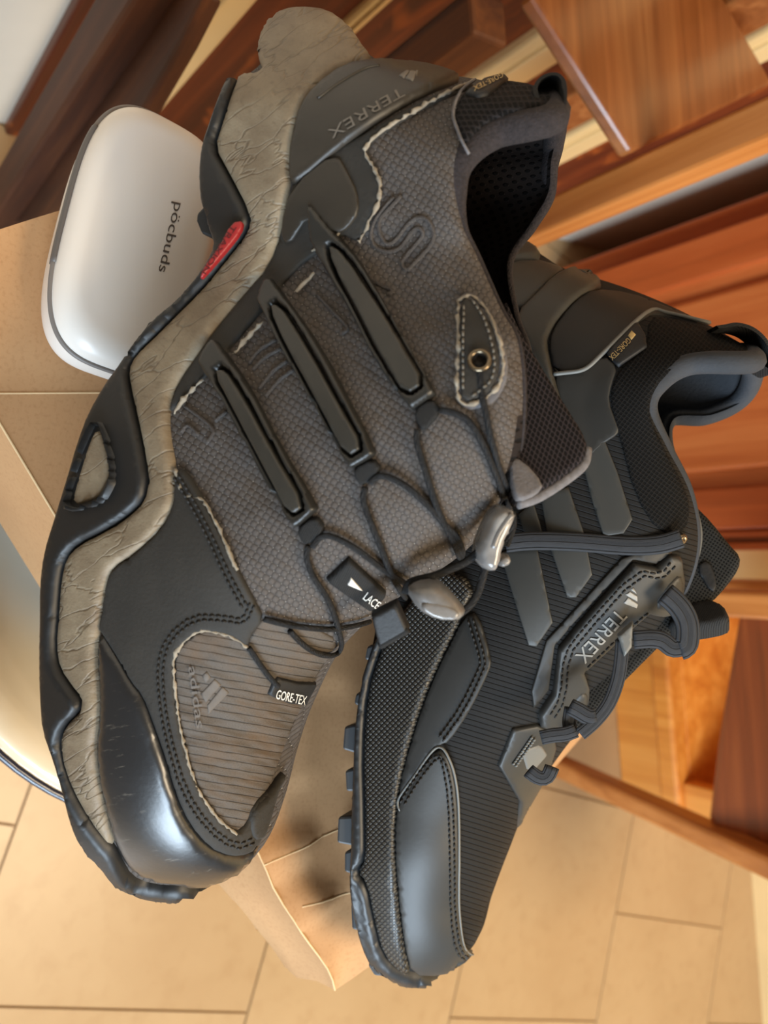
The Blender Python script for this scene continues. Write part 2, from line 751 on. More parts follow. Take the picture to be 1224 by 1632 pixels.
# ------------------------------------------------------------------ shoe bodies
def shoe_body(stations, tau_deg, e_px, N=130, M=44):
    """stations: dict(px=[(x,y)...] sole corner -> collar/ridge, w=width, D=distance of the sole corner,
    y=lateral position of the top end (1 = full half width, 0 = middle), m=pixel of the inner-side collar edge or None)"""
    tau = math.radians(tau_deg)
    st, ct = math.sin(tau), math.cos(tau)
    e = np.array([e_px[0], e_px[1], 0.]) / np.linalg.norm(e_px)
    zax = np.array([0, 0, 1.])
    A = -st * e - ct * zax                       # outward (lateral) direction, view space
    ts = np.linspace(0, 1, M)
    lat_px, par = [], []
    for s in stations:
        q = np.asarray(s['px'], float)
        d = np.concatenate([[0], np.cumsum(np.linalg.norm(np.diff(q, axis=0), axis=1))])
        row = catmull(q, 60)
        dd = np.concatenate([[0], np.cumsum(np.linalg.norm(np.diff(row, axis=0), axis=1))])
        row = np.stack([np.interp(ts * dd[-1], dd, row[:, k]) for k in (0, 1)], 1)
        lat_px.append(row)
        mpx = s.get('m') or s['px'][-1]
        par.append([s['w'], s['D'], s['y'], mpx[0], mpx[1], 1.0 if s.get('m') else 0.0, s.get('ym', s['y'] if not s.get('m') else -s['y'])])
    lat_px = np.array(lat_px)
    par = np.array(par)
    k = len(stations)
    mid = lat_px[:, M // 2]
    cum = np.concatenate([[0], np.cumsum(np.linalg.norm(np.diff(mid, axis=0), axis=1))])
    # resample the stations smoothly
    flat = np.concatenate([lat_px.reshape(k, -1), par * 1000], 1)
    # monotone-ish cubic by catmull over arclength of mid row
    u = np.linspace(0, cum[-1], N)
    out = np.zeros((N, flat.shape[1]))
    for i, x in enumerate(u):
        j = min(max(np.searchsorted(cum, x, 'right') - 1, 0), k - 2)
        h = cum[j + 1] - cum[j]
        t = (x - cum[j]) / h
        p1, p2 = flat[j], flat[j + 1]
        m1 = (flat[j + 1] - flat[j - 1]) / (cum[j + 1] - cum[j - 1]) * h if j > 0 else (p2 - p1)
        m2 = (flat[j + 2] - flat[j]) / (cum[j + 2] - cum[j]) * h if j < k - 2 else (p2 - p1)
        out[i] = (2 * t ** 3 - 3 * t * t + 1) * p1 + (t ** 3 - 2 * t * t + t) * m1 + (-2 * t ** 3 + 3 * t * t) * p2 + (t ** 3 - t * t) * m2
    lat = out[:, :2 * M].reshape(N, M, 2)
    w, DL, yT, mx, my, op, yM = (out[:, 2 * M + i] / 1000 for i in range(7))
    lateral = np.zeros((N, M, 3))
    medial = np.zeros((N, M, 3))
    latD = np.zeros((N, M))
    for i in range(N):
        d = np.linalg.norm(lat[i] - lat[i, 0], axis=1)
        seglen = np.concatenate([[0], np.cumsum(np.linalg.norm(np.diff(lat[i], axis=0), axis=1))])
        prof = np.clip(1 - ts ** 2.6, 0, 1) ** .5
        bul = 1 + .05 * np.sin(math.pi * np.clip(ts / .7, 0, 1))
        y = (yT[i] + (1 - yT[i]) * prof) * bul * w[i] / 2
        X = (lat[i] - lat[i, 0]) @ e[:2] * DL[i] / FPX
        z = (X + (y - w[i] / 2) * st) / ct
        D = DL[i] + (w[i] / 2 - y) * ct - z * st
        latD[i] = D
        for j in range(M):
            lateral[i, j] = ray(*lat[i, j]) * D[j]
        base = lateral[i, 0]
        ym = (yM[i] + (-1 - yM[i]) * prof) * bul * w[i] / 2
        zT = z[-1]
        zz = zT * ts
        pm = base[None] + (ym - w[i] / 2)[:, None] * A[None] + zz[:, None] * (ct * e - st * zax)[None]
        # meet the traced inner collar edge (open) or the ridge (closed)
        if op[i] > .5:
            tgt = ray(mx[i], my[i]) * pm[-1, 2]
        else:
            tgt = lateral[i, -1]
        corr = tgt - pm[-1]
        medial[i] = pm + corr[None] * (ts ** 1.5)[:, None]
    LW, MW = W(lateral.reshape(-1, 3)).reshape(N, M, 3), W(medial.reshape(-1, 3)).reshape(N, M, 3)
    V = np.concatenate([LW.reshape(-1, 3), MW.reshape(-1, 3)])
    off = N * M
    F = []
    for i in range(N - 1):
        for j in range(M - 1):
            a = i * M + j
            F.append((a, a + 1, a + M + 1, a + M))
            F.append((off + a, off + a + M, off + a + M + 1, off + a + 1))
        F.append((i * M, (i + 1) * M, off + (i + 1) * M, off + i * M))      # underside
    for i in (0, N - 1):                                                     # end caps
        for j in range(M - 1):
            a = i * M + j
            F.append((a, a + 1, off + a + 1, off + a))
    uv = np.concatenate([lat.reshape(-1, 2), lat.reshape(-1, 2) + 300]) * .01
    nlat = (N - 1) * (M - 1)
    return dict(V=V, F=F, uv=uv, N=N, M=M, lat=LW, med=MW, latpx=lat.reshape(-1, 2), latD=latD.ravel(), A=R3 @ A, op=op,
                u_up=R3 @ (ct * e - st * zax))


def body_surf(b):
    return Surf(b['V'], b['F'], b['latpx'], b['latD'], b['A'])


def lining_mesh(name, b, i0, i1, thick, mat, parent, depth=0.55):
    """inner lining of the opening between stations i0..i1: both walls and a floor, set in by `thick`"""
    M = b['M']
    j0 = int(M * (1 - depth))
    V, F, UV = [], [], []
    rows = list(range(i0, i1 + 1))
    for i in rows:
        L, Q = b['lat'][i], b['med'][i]
        ln = [L[j] - b['A'] * thick for j in range(M - 1, j0, -1)]
        qn = [Q[j] + b['A'] * thick for j in range(j0 + 1, M)]
        a, c = ln[-1], qn[0]
        fl = [a + (c - a) * t for t in np.linspace(0, 1, 10)[1:-1]]
        ring = ln + fl + qn
        V += ring
        acc = 0
        for k, p in enumerate(ring):
            UV.append((i * .09, k * .09))
    n = len(ring)
    for r in range(len(rows) - 1):
        for k in range(n - 1):
            a = r * n + k
            F.append((a, a + 1, a + n + 1, a + n))
    # close the back end
    return mesh_obj(name, V, F, mat, parent, uv=UV)
# ================================================================== setting
YB = 1.0            # the furniture line: a vertical plane one metre in front of the camera
M_tile = []
for k_, (a_, b_) in enumerate((((170, 138, 98), (180, 150, 110)), ((168, 136, 96), (178, 147, 107)), ((172, 141, 101), (183, 153, 113)))):
    n_ = NT('beige_floor_tile_%s' % 'abc'[k_])
    o_ = n_.coord('Object')
    f_ = n_.noise(o_, 5, 5, .6)
    f2_ = n_.noise(o_, 45, 3)
    c_ = n_.mix(n_.step(f_, .3, .7), lin(a_), lin(b_))
    c_ = n_.mix(n_.math('MULTIPLY', n_.step(f2_, .5, .8), .35), c_, lin((152, 116, 76)))
    M_tile.append(n_.done(c_, .32, n_.bump(f2_, .06, .002)))
M_grout = plain('tile_grout', (160, 129, 91), .8, .06)
fl_v, fl_f = box_mesh((0.4, 0.9, -0.012), (4.2, 3.8, .02))
floor = tag(mesh_obj('floor', fl_v, fl_f, M_grout, smooth=False), kind='structure')
tile_me = {}
TS = .325
q0_, q1_ = onz(778, 1458, 0), onz(985, 1484, 0)
ang = math.atan2(q1_[1] - q0_[1], q1_[0] - q0_[0]) - math.pi / 2
ca, sa = math.cos(ang), math.sin(ang)
v_, f_ = box_mesh((0, 0, 0), (TS - .0026, TS - .0026, .012))
for k_ in range(3):
    me_ = bpy.data.meshes.new('tile')
    me_.from_pydata([tuple(p) for p in v_], [], f_)
    me_.materials.append(M_tile[k_])
    tile_me[k_] = me_
for i in range(-4, 7):
    for j in range(-2, 7):
        x_ = (i + (.5 if j % 2 else 0)) * TS + .02
        y_ = j * TS + .11
        X_, Y_ = x_ * ca - y_ * sa, x_ * sa + y_ * ca
        if not (-1.3 < X_ < 2.2 and -.7 < Y_ < 1.9):
            continue
        t_ = bpy.data.objects.new('tile', tile_me[(i * 5 + j * 3) % 3])
        col.objects.link(t_)
        t_.parent = floor
        t_.location = (X_, Y_, .0 - .0045)
        t_.rotation_euler = (0, 0, ang)

# ------------------------------------------------------------------ woods
W_dark_v = wood('dark_walnut_vertical', (38, 17, 8), (70, 35, 16), (104, 60, 28), 2, rough=.65, coat=0)
W_red_v = wood('red_brown_panel', (58, 20, 8), (92, 38, 14), (128, 60, 24), 2, rough=.5, coat=.1, fleck=(170, 88, 32))
W_seat = wood('oak_seat', (104, 58, 26), (140, 86, 46), (176, 120, 70), 0, rough=.3)
W_or_v = wood('orange_cabinet_wood', (146, 66, 26), (176, 84, 36), (196, 106, 54), 2, rough=.4)
W_or2 = wood('orange_panel_wood', (160, 78, 34), (184, 98, 46), (200, 118, 62), 2, rough=.4)
W_hon = wood('honey_panel_wood', (186, 104, 34), (214, 136, 54), (232, 160, 76), 2, rough=.35)
W_rail = wood('honey_rail_wood', (150, 84, 34), (182, 112, 52), (208, 140, 76), 2, rough=.35)
W_block = wood('mahogany_block', (84, 34, 10), (122, 54, 20), (150, 76, 32), 0, rough=.35)
M_cream = plain('cream_paint', (226, 196, 140), .5, .06, 8)
M_wallp = plain('pale_plaster', (206, 194, 176), .7, .06, 5)


def vboard(name, poly, y, th, mat, parent, bev=.003, label=None):
    """upright board: pixel polygon on the vertical plane at distance y, th deep (away from the viewer)"""
    n = len(poly)
    a = [ony(px, py, y) for px, py in poly]
    a = [np.array([p[0], p[1], max(p[2], .003)]) for p in a]
    b = [p + np.array([0, th, 0]) for p in a]
    F = [tuple(range(n)), tuple(range(2 * n - 1, n - 1, -1))] + [(i, (i + 1) % n, n + (i + 1) % n, n + i) for i in range(n)]
    o = mesh_obj(name, a + b, F, mat, parent, smooth=False, label=label)
    if bev:
        bevel(o, bev)
    return o


def vrect(name, x0, x1, z0, z1, y, th, mat, parent, bev=.003, label=None):
    v, f = box_mesh(((x0 + x1) / 2, y + th / 2, (z0 + z1) / 2), (x1 - x0, th, z1 - z0))
    o = mesh_obj(name, v, f, mat, parent, smooth=False, label=label)
    if bev:
        bevel(o, bev)
    return o


def wx(px, py, y):
    p = ony(px, py, y)
    return p[0], p[2]


# back wall
wv, wf = box_mesh((.35, 1.5, 1.0), (4.2, .06, 2.04))
tag(mesh_obj('wall_back', wv, wf, M_cream, origin=(.35, 1.5, 0), smooth=False), kind='structure')
XL = -.42           # the left wall, close beside the stool
wv, wf = box_mesh((XL - .03, .45, 1.0), (.06, 2.1, 2.04))
tag(mesh_obj('wall_left', wv, wf, M_wallp, origin=(XL - .03, .45, 0), smooth=False), kind='structure')

# --- the orange cabinet with a raised panel door
cx0 = wx(1130, 330, YB)[0]
cx1 = wx(1190, 880, YB)[0]
cab = empty('cabinet', ((cx0 + cx1) / 2, YB + .2, 0), 'orange-red wooden cabinet with a raised-panel door behind the shoes', 'cabinet')
H_C = 1.0
vrect('carcass', cx0, cx1, .0, H_C, YB + .022, .34, W_or_v, cab)
dx0, dx1 = cx0 + .035, cx1 - .03
st_w = .055
door = vrect('door', dx0, dx1, .06, H_C - .04, YB + .008, .016, W_or2, cab, .001)
vrect('stile', dx0, dx0 + st_w, .06, H_C - .04, YB - .006, .02, W_or_v, door)
vrect('stile', dx1 - st_w, dx1, .06, H_C - .04, YB - .006, .02, W_or_v, door)
vrect('rail', dx0 + st_w, dx1 - st_w, .06, .14, YB - .006, .02, W_or_v, door)
vrect('rail', dx0 + st_w, dx1 - st_w, .50, .60, YB - .006, .02, W_or_v, door)
vrect('rail', dx0 + st_w, dx1 - st_w, H_C - .12, H_C - .04, YB - .006, .02, W_or_v, door)
for z0, z1 in ((.14, .50), (.60, H_C - .12)):
    vrect('raised_panel', dx0 + st_w + .022, dx1 - st_w - .022, z0 + .022, z1 - .022, YB - .002, .015, W_or2, door, .006)
for k in range(2):
    vrect('edge_moulding', cx1 - .012 - k * .016, cx1 - .003 - k * .016, .02, H_C, YB + .004 - .004 * k, .02, W_or_v, cab, .003)

# --- honey cupboard to the right of the cream gap
hx0 = wx(1190, 945, YB + .1)[0]
hx1 = wx(950, 1268, YB + .1)[0]
hon = empty('cupboard', ((hx0 + hx1) / 2, YB + .25, 0), 'honey-coloured wooden cupboard with tall plank front standing on the tiles', 'cupboard')
vrect('back_panel', hx0, hx1, .0, .9, YB + .352, .02, W_hon, hon, .001)
vrect('side_panel', hx0, hx0 + .018, .0, .9, YB + .122, .232, W_hon, hon, .001)
vrect('side_panel', hx1 - .018, hx1, .0, .9, YB + .122, .232, W_hon, hon, .001)
vrect('top_panel', hx0, hx1, .9, .92, YB + .1, .272, W_hon, hon, .002)
hz = wx(1052, 1150, YB + .1)[1]
hz2 = wx(1080, 1150, YB + .1)[1]
hz3 = wx(1128, 1150, YB + .1)[1]
vrect('bottom_panel', hx0, hx1, .0, hz - .004, YB + .1, .024, W_hon, hon, .004)
vrect('ledge', hx0 - .004, hx1 + .004, hz, hz2, YB + .085, .04, W_hon, hon, .005)
vrect('shelf', hx0 + .018, hx1 - .018, hz2 - .02, hz2, YB + .122, .23, W_hon, hon, .001)
vrect('side_frame', hx1 - .06, hx1, hz2, .9, YB + .1, .024, W_hon, hon, .004)
zg = wx(960, 1150, YB + .1)[1]
vrect('panel_bead', hx0, hx1, zg - .006, zg + .006, YB + .094, .012, W_hon, hon, .003)

# --- little table: dark apron block and a splayed leg
tb = empty('side_table', onz(1000, 1290, 0) + np.array([.1, -.05, 0]), 'mahogany side table with thick apron and splayed honey leg on the tiles', 'table')
ya = .86
ap = [(1132, 1335), (1126, 1300), (1140, 1180), (1160, 1060), (1178, 950), (1330, 940), (1330, 1430), (1215, 1392)]
vboard('apron', ap, ya, .05, W_block, tb, .01)
lg0 = onz(874, 1212, 0.0)
lg1 = ony(1240, 1381, ya - .02)
d_ = lg1 - lg0
d_ /= np.linalg.norm(d_)
lg1 = lg1 + d_ * .06
sd = np.cross(d_, [0, 1, 0])
sd /= np.linalg.norm(sd)
ff = np.cross(sd, d_)
mid_ = (lg0 + lg1) / 2
v_, f_ = box_mesh(mid_, (np.linalg.norm(lg1 - lg0), .028, .030), [d_, sd, ff])
bevel(mesh_obj('leg', v_, f_, W_rail, tb, smooth=False), .006)
tx = ony(1300, 1180, ya)
v_, f_ = box_mesh((tx[0] + .15, ya + .03, tx[2] + .06), (.44, .18, .025))
bevel(mesh_obj('table_top', v_, f_, W_block, tb, smooth=False), .006)
lx = ony(1190, 965, ya - .012)[0]
for dy_ in (-.012, .082):
    v_, f_ = box_mesh((lx, ya + dy_ + .014, (tx[2] + .05) / 2), (.03, .028, tx[2] + .05))
    bevel(mesh_obj('leg', v_, f_, W_rail, tb, smooth=False), .004)

# cream strip of wall between the two pieces of furniture
v_, f_ = box_mesh(((cx1 + hx0) / 2, YB + .07, .5), (abs(hx0 - cx1) + .02, .02, 1.0))
tag(mesh_obj('trim_1', v_, f_, M_cream, origin=((cx1 + hx0) / 2, YB + .07, 0), smooth=False), kind='structure')

# --- wooden chair behind the heels: seat board, back post, dark legs
chair = empty('chair', (-.3, .5, 0), 'dark wooden chair with a broad oak seat board and upright honey post beside the cabinet', 'chair')
zs = .53
sp = [(846, -10), (1008, 243), (1232, 132), (1150, -10)]
a_ = [onz(px, py, zs) for px, py in sp]
b_ = [p - np.array([0, 0, .012]) for p in a_]
F_ = [(0, 1, 2, 3), (7, 6, 5, 4)] + [(i, (i + 1) % 4, 4 + (i + 1) % 4, 4 + i) for i in range(4)]
bevel(mesh_obj('seat_board', a_ + b_, F_, W_seat, chair, smooth=False), .003)


def vpost(name, px, py, y, z0, z1, sx_, sy_, mat, parent):
    p = ony(px, py, y)
    v, f = box_mesh((p[0], y + sy_ / 2, (z0 + z1) / 2), (sx_, sy_, z1 - z0))
    return bevel(mesh_obj(name, v, f, mat, parent, smooth=False), .003)


vpost('post', 1040, 267, .505, 0, .82, .026, .026, W_rail, chair)
r0_, r1_ = ony(388, -62, .206), onz(850, -62, zs - .012)
v_, f_, u_ = tube_geo([r0_, r1_], .011, 8)
mesh_obj('seat_rail', v_, f_, W_dark_v, chair)
vpost('leg', 860, -70, .36, 0, zs - .012, .03, .03, W_dark_v, chair)
vpost('leg', 75, 170, .18, 0, .46, .034, .034, W_dark_v, chair)
vboard('side_board', [(205, -12), (100, 170), (-12, 372), (112, 362), (165, 262), (226, 178), (286, 70), (326, -12)], .20, .012, W_dark_v, chair, .003)

# --- dark door with cream mouldings on the left wall
dr = empty('door_1', (XL + .01, .6, 0), None, None)
tag(dr, kind='structure')
MU = np.array([1., 0, 0])


def xboard(name, poly, x, th, mat, parent, bev=.003):
    n = len(poly)
    a = [onx(px, py, x + th) for px, py in poly]
    b = [p - MU * th for p in a]
    F = [tuple(range(n)), tuple(range(2 * n - 1, n - 1, -1))] + [(i, (i + 1) % n, n + (i + 1) % n, n + i) for i in range(n)]
    o = mesh_obj(name, a + b, F, mat, parent, smooth=False)
    if bev:
        bevel(o, bev)
    return o


def xpanel(name, y0, y1, z0, z1, x, th, mat, parent, bev=.003):
    v, f = box_mesh((x + th / 2, (y0 + y1) / 2, (z0 + z1) / 2), (th, y1 - y0, z1 - z0))
    o = mesh_obj(name, v, f, mat, parent, smooth=False)
    return bevel(o, bev) if bev else o


ys = onx(300, 60, XL)[1], onx(900, 70, XL)[1]
xpanel('door_slab', ys[0] - .10, .98, .0, 1.9, XL, .012, W_red_v, dr)
for px, py, wd, mt, th in ((366, 5, .036, M_cream, .022), (590, 22, .014, M_cream, .020), (858, 92, .05, M_cream, .022), (940, 222, .05, M_cream, .022)):
    yc = onx(px, py, XL + th)[1]
    xpanel('moulding', yc - wd / 2, yc + wd / 2, .0, 1.9, XL, th, mt, dr, .004)
    xpanel('moulding_bead', yc - wd * .22, yc - wd * .10, .0, 1.9, XL + th - .002, .006, mt, dr, .002)
yc = onx(942, 165, XL + .03)[1]
xpanel('stile', yc - .03, yc + .03, .0, 1.9, XL, .03, W_seat, dr)

# ------------------------------------------------------------------ stool, enamel tray, cardboard box
Z_TOP = CAM_H - .31
Z_BOT = CAM_H - .40
rim = [onz(px, py, Z_BOT - .001)[:2] for px, py in ((0, 1205), (60, 1245), (117, 1280))]
RR = .150
tdir = (rim[2] - rim[0]) / np.linalg.norm(rim[2] - rim[0])
tn = np.array([tdir[1], -tdir[0]])
tc = rim[1] - tn * RR
M_enam = NT('white_enamel')
M_enam = M_enam.done(M_enam.mix(M_enam.step(M_enam.noise(M_enam.coord('Object'), 14, 3), .35, .7), lin((226, 218, 196)), lin((240, 236, 222))), .14, Coat_Weight=.4)
M_erim = plain('blue_black_enamel_rim', (22, 30, 52), .2)
tray = empty('enamel_tray', (tc[0], tc[1], Z_BOT), 'round white enamel tray with a blue-black rim under the cardboard box', 'tray')
prof = [(0, -.030), (.085, -.030), (.108, -.028), (.120, -.022), (.129, -.011), (.136, -.005), (.143, -.002), (.150, -.001)]
prof2 = [(.1505, -.003), (.145, -.004), (.137, -.008), (.130, -.014), (.121, -.026), (.110, -.033), (0, -.034)]


def lathe(prof, c, seg=72):
    V, F = [], []
    n = len(prof)
    for k in range(seg):
        a = 2 * math.pi * k / seg
        for r, z in prof:
            r = max(r, 1e-4)
            V.append((c[0] + r * math.cos(a), c[1] + r * math.sin(a), c[2] + z))
    for k in range(seg):
        q = (k + 1) % seg
        for i in range(n - 1):
            F.append((k * n + i, q * n + i, q * n + i + 1, k * n + i + 1))
    return V, F


cz = np.array([tc[0], tc[1], Z_BOT])
v_, f_ = lathe(prof + prof2, cz)
mesh_obj('dish', v_, f_, M_enam, tray)
th_ = np.linspace(0, 2 * math.pi, 96, endpoint=False)
pth = np.stack([cz[0] + .1505 * np.cos(th_), cz[1] + .1505 * np.sin(th_), np.full(96, cz[2] - .0025)], 1)
v_, f_, u_ = tube_geo(pth, .0022, 8, closed=True)
mesh_obj('rim', v_, f_, M_erim, tray, label='blue-black rolled rim')

stool = empty('stool', (tc[0], tc[1], 0), 'plain wooden stool carrying the enamel tray', 'stool')
v_, f_ = lathe([(0, 0), (.095, 0), (.10, -.004), (.10, -.022), (.095, -.026), (0, -.026)], cz + np.array([0, 0, -.0345]), 48)
mesh_obj('seat', v_, f_, W_rail, stool)
zt = Z_BOT - .058
for k in range(4):
    a = math.pi / 4 + k * math.pi / 2
    p0 = cz[:2] + .07 * np.array([math.cos(a), math.sin(a)])
    p1 = cz[:2] + .085 * np.array([math.cos(a), math.sin(a)])
    v_, f_, u_ = tube_geo([(*p0, zt), (*(p0 * .5 + p1 * .5), zt / 2), (*p1, 0.0015)], [.014, .016, .013], 12)
    mesh_obj('leg', v_, f_, W_rail, stool)

# cardboard: kraft box, creased and knocked about at the corner
n_ = NT('kraft_cardboard')
o_ = n_.coord('Object')
fib = n_.noise(n_.coord('Object', 20, (60, 900, 60)), 1, 2)
c_ = n_.mix(n_.step(n_.noise(o_, 9, 4), .3, .7), lin((180, 136, 94)), lin((198, 156, 112)))
c_ = n_.mix(n_.math('MULTIPLY', n_.step(n_.noise(o_, 600, 2), .5, .8), .35), c_, lin((150, 104, 64)))
M_kraft = n_.done(c_, .72, n_.bump(n_.noise(o_, 60, 4), .12, .002, n_.bump(fib, .12, .0005)), Specular_IOR_Level=.3)
M_kedge = plain('cardboard_crease_wear', (216, 182, 136), .8, .1)
bA = onz(-155, 415, Z_TOP)
bB = onz(555, 1602, Z_TOP)
bu = (bB - bA)
BL = np.linalg.norm(bu)
bu /= BL
bv = np.array([-bu[1], bu[0], 0])
BW, BH = .205, Z_TOP - Z_BOT
box = empty('cardboard_box', (*(bA + bu * BL / 2 + bv * BW / 2)[:2], Z_BOT), 'brown kraft cardboard box with a crumpled corner under both shoes', 'box')
creases = [((.70, .0), (.80, .30), -.006), ((.76, .0), (.84, .32), .004), ((.84, .02), (.97, .34), .006), ((.80, .16), (1.0, .05), -.006), ((.9, 0), (.91, .4), -.005), ((.88, .30), (.98, .20), .005), ((.66, .30), (.84, .10), -.004), ((.0, .30), (.45, .33), -.0012), ((.12, .0), (.26, .5), -.0010)]


def crumple(s, t):
    h = 0.0
    for (a, b, amp) in creases:
        a, b = np.array(a) * [BL, BW], np.array(b) * [BL, BW]
        q = np.array([s * BL, t * BW])
        d = b - a
        k = np.clip((q - a) @ d / (d @ d), 0, 1)
        r = np.linalg.norm(q - a - k * d)
        h += amp * max(0, 1 - r / .013)
    return max(-.0016, min(.0022, h * .6))


nx, ny = 90, 50
V_, F_ = [], []
for i in range(nx + 1):
    for j in range(ny + 1):
        s, t = i / nx, j / ny
        h = crumple(s, t)
        corner = max(0, 1 - math.hypot((1 - s) * BL, t * BW) / .05)
        p = bA + bu * BL * s + bv * BW * t + np.array([0, 0, h - .012 * corner ** 2])
        if j == 0:
            p = p + bv * (.004 * math.sin(s * 21) * (s > .6)) * .5
        V_.append(p)
for i in range(nx):
    for j in range(ny):
        a = i * (ny + 1) + j
        F_.append((a, a + ny + 1, a + ny + 2, a + 1))
mesh_obj('lid', V_, F_, M_kraft, box)


def side(name, ids, inward):
    top = [V_[k] for k in ids]
    V, F = [], []
    m_ = 7
    n = len(ids)
    for a, p in enumerate(top):
        for k in range(m_):
            z = p[2] + (Z_BOT - p[2]) * k / (m_ - 1)
            s = a / (n - 1)
            bend = .0045 * math.sin(s * 9 + k * .9) * math.sin(math.pi * k / (m_ - 1)) * (1.6 if s > .6 else .25)
            V.append((p[0] + inward[0] * bend, p[1] + inward[1] * bend, z))
    for a in range(n - 1):
        for k in range(m_ - 1):
            q = a * m_ + k
            F.append((q, q + m_, q + m_ + 1, q + 1))
    return mesh_obj(name, V, F, M_kraft, box)


side('side_panel', [i * (ny + 1) for i in range(nx + 1)], bv)
side('side_panel', [i * (ny + 1) + ny for i in range(nx + 1)], bv)
side('end_panel', [j for j in range(ny + 1)], bu)
side('end_panel', [nx * (ny + 1) + j for j in range(ny + 1)], bu)
# worn fold lines
for (s0, t0, s1, t1, r) in ((.0, .0, 1, .0, .0005), (.14, .0, .27, .5, .0004), (.76, .0, .84, .32, .0005), (.84, .02, .97, .34, .0005)):
    pts = []
    for k in np.linspace(0, 1, 40):
        fi, fj = (s0 + (s1 - s0) * k) * nx, (t0 + (t1 - t0) * k) * ny
        i, j = min(int(fi), nx - 1), min(int(fj), ny - 1)
        a, b = fi - i, fj - j
        q = i * (ny + 1) + j
        pts.append((V_[q] * (1 - b) + V_[q + 1] * b) * (1 - a) + (V_[q + ny + 1] * (1 - b) + V_[q + ny + 2] * b) * a)
    v_, f_, u_ = tube_geo(np.array(pts) + np.array([0, 0, -r * .3]), r, 6)
    mesh_obj('fold', v_, f_, M_kedge, box, label='pale worn fold')

# ------------------------------------------------------------------ earbud case
M_case = plain('satin_white_plastic', (234, 226, 216), .34, .0, Coat_Weight=.15, Coat_Roughness=.25)
M_seam = plain('grey_seam', (120, 112, 106), .5)
M_notch = plain('dark_grey_notch', (92, 86, 82), .45)
M_print = plain('grey_print', (84, 74, 66), .6)
CT = .030
zc = Z_TOP + .0165
cTL, cBL, cTR = onz(148, 146, zc), onz(42, 554, zc), onz(372, 216, zc)
cy = cBL - cTL
CLn = np.linalg.norm(cy)
cy /= CLn
cxv = np.array([-cy[1], cy[0], 0])
if (cTR - cTL) @ cxv < 0:
    cxv = -cxv
CWd = min(.072, abs((cTR - cTL) @ cxv))
cc = cTL + cy * CLn / 2 + cxv * CWd / 2
cc[2] = zc
case = empty('earbud_case', (cc[0], cc[1], Z_TOP), 'glossy white rounded earbud case printed pocbuds under the worn shoe', 'earbud case')


def case_ring(a, z):
    """outline at height fraction z in -1..1"""
    k = (1 - abs(z) ** 3.0) ** (1 / 2.4)
    sx, sy = CWd / 2 * (.66 + .34 * k), CLn / 2 * (.76 + .24 * k)
    if abs(z) >= .999:
        pass
    c, s = math.cos(a), math.sin(a)
    e = 2 / 3.3
    x = math.copysign(abs(c) ** e, c) * sx
    y = math.copysign(abs(s) ** e, s) * sy
    return cc + cxv * x + cy * y + np.array([0, 0, z * CT / 2])


SEG = 96
V_, F_ = [], []
hs = [math.sin(t) for t in np.linspace(-math.pi / 2, math.pi / 2, 33)]
for z in hs:
    for k in range(SEG):
        V_.append(case_ring(2 * math.pi * k / SEG, z))
for i in range(len(hs) - 1):
    for k in range(SEG):
        q = (k + 1) % SEG
        F_.append((i * SEG + k, i * SEG + q, (i + 1) * SEG + q, (i + 1) * SEG + k))
# gently domed top and bottom
for top_, sgn in ((len(hs) - 1, 1), (0, -1)):
    prev = [top_ * SEG + k for k in range(SEG)]
    for r in (.9, .75, .5, .25):
        cur = []
        for k in range(SEG):
            p = np.array(V_[top_ * SEG + k])
            q = cc + (p - cc) * r
            q[2] = p[2] + sgn * .0012 * (1 - r ** 2)
            cur.append(len(V_))
            V_.append(q)
        for k in range(SEG):
            j = (k + 1) % SEG
            F_.append((prev[k], prev[j], cur[j], cur[k]))
        prev = cur
    ci = len(V_)
    V_.append(cc + np.array([0, 0, sgn * (CT / 2 + .0012)]))
    for k in range(SEG):
        F_.append((prev[k], prev[(k + 1) % SEG], ci))
mesh_obj('shell', V_, F_, M_case, case)
case_s = Surf(V_, F_, [topx(v) for v in V_], [ (R3.T @ (np.array(v) - [0, 0, CAM_H]))[2] for v in V_], (0, 0, 1))
ring_ = np.array([case_ring(2 * math.pi * k / 160, .40) for k in range(160)])
v_, f_, u_ = tube_geo(ring_, .0012, 6, closed=True)
mesh_obj('seam', v_, f_, M_seam, case, label='grey seam between lid and base')
arc = [case_ring(a, .36) for a in np.linspace(math.pi * .93, math.pi * 1.18, 24)]
v_, f_, u_ = tube_geo(arc, .0026, 8, nrm=[-cxv] * 24, flat=.5)
mesh_obj('thumb_notch', v_, f_, M_notch, case, label='dark thumb notch in the seam')
lettering('print', 'p\u00f6cbuds', (278, 322), (252, 432), 15, case_s, M_print, case, lift=.0002)
# ================================================================== the worn shoe
M_ripstop = cloth('worn_ripstop', (24, 21, 20), (92, 86, 82), (206, 200, 190), .104, -32, True, .45, .8, (78, 68, 58), sharp=.3, dot=(.16, .42))
M_vamp = ribbed('ribbed_vamp_cloth', (28, 24, 20), (92, 85, 78), .127, -10, dirt=(98, 78, 58), duty=(.0, .3), wobble=.25, crease=.5)
M_suede = plain('dark_suede', (40, 37, 32), .78, .22, 60, .25, 900)
M_tpu = plain('smooth_dark_rubber', (44, 39, 32), .46, .18, 50, .08, 500)
M_strap = plain('strap_rubber', (36, 35, 32), .38, .16, 60, .06, 700)
M_inlay = plain('strap_inlay', (48, 46, 41), .42, .16, 70, .08, 700)
M_black = plain('black_outsole_rubber', (22, 22, 22), .5, .2, 40, .08, 400)
M_cap = NT('scuffed_toe_rubber')
o_ = M_cap.coord('Object')
sc_ = M_cap.step(M_cap.noise(M_cap.coord('UV', 12, (1, 5, 1)), 2.2, 6, .7), .60, .72)
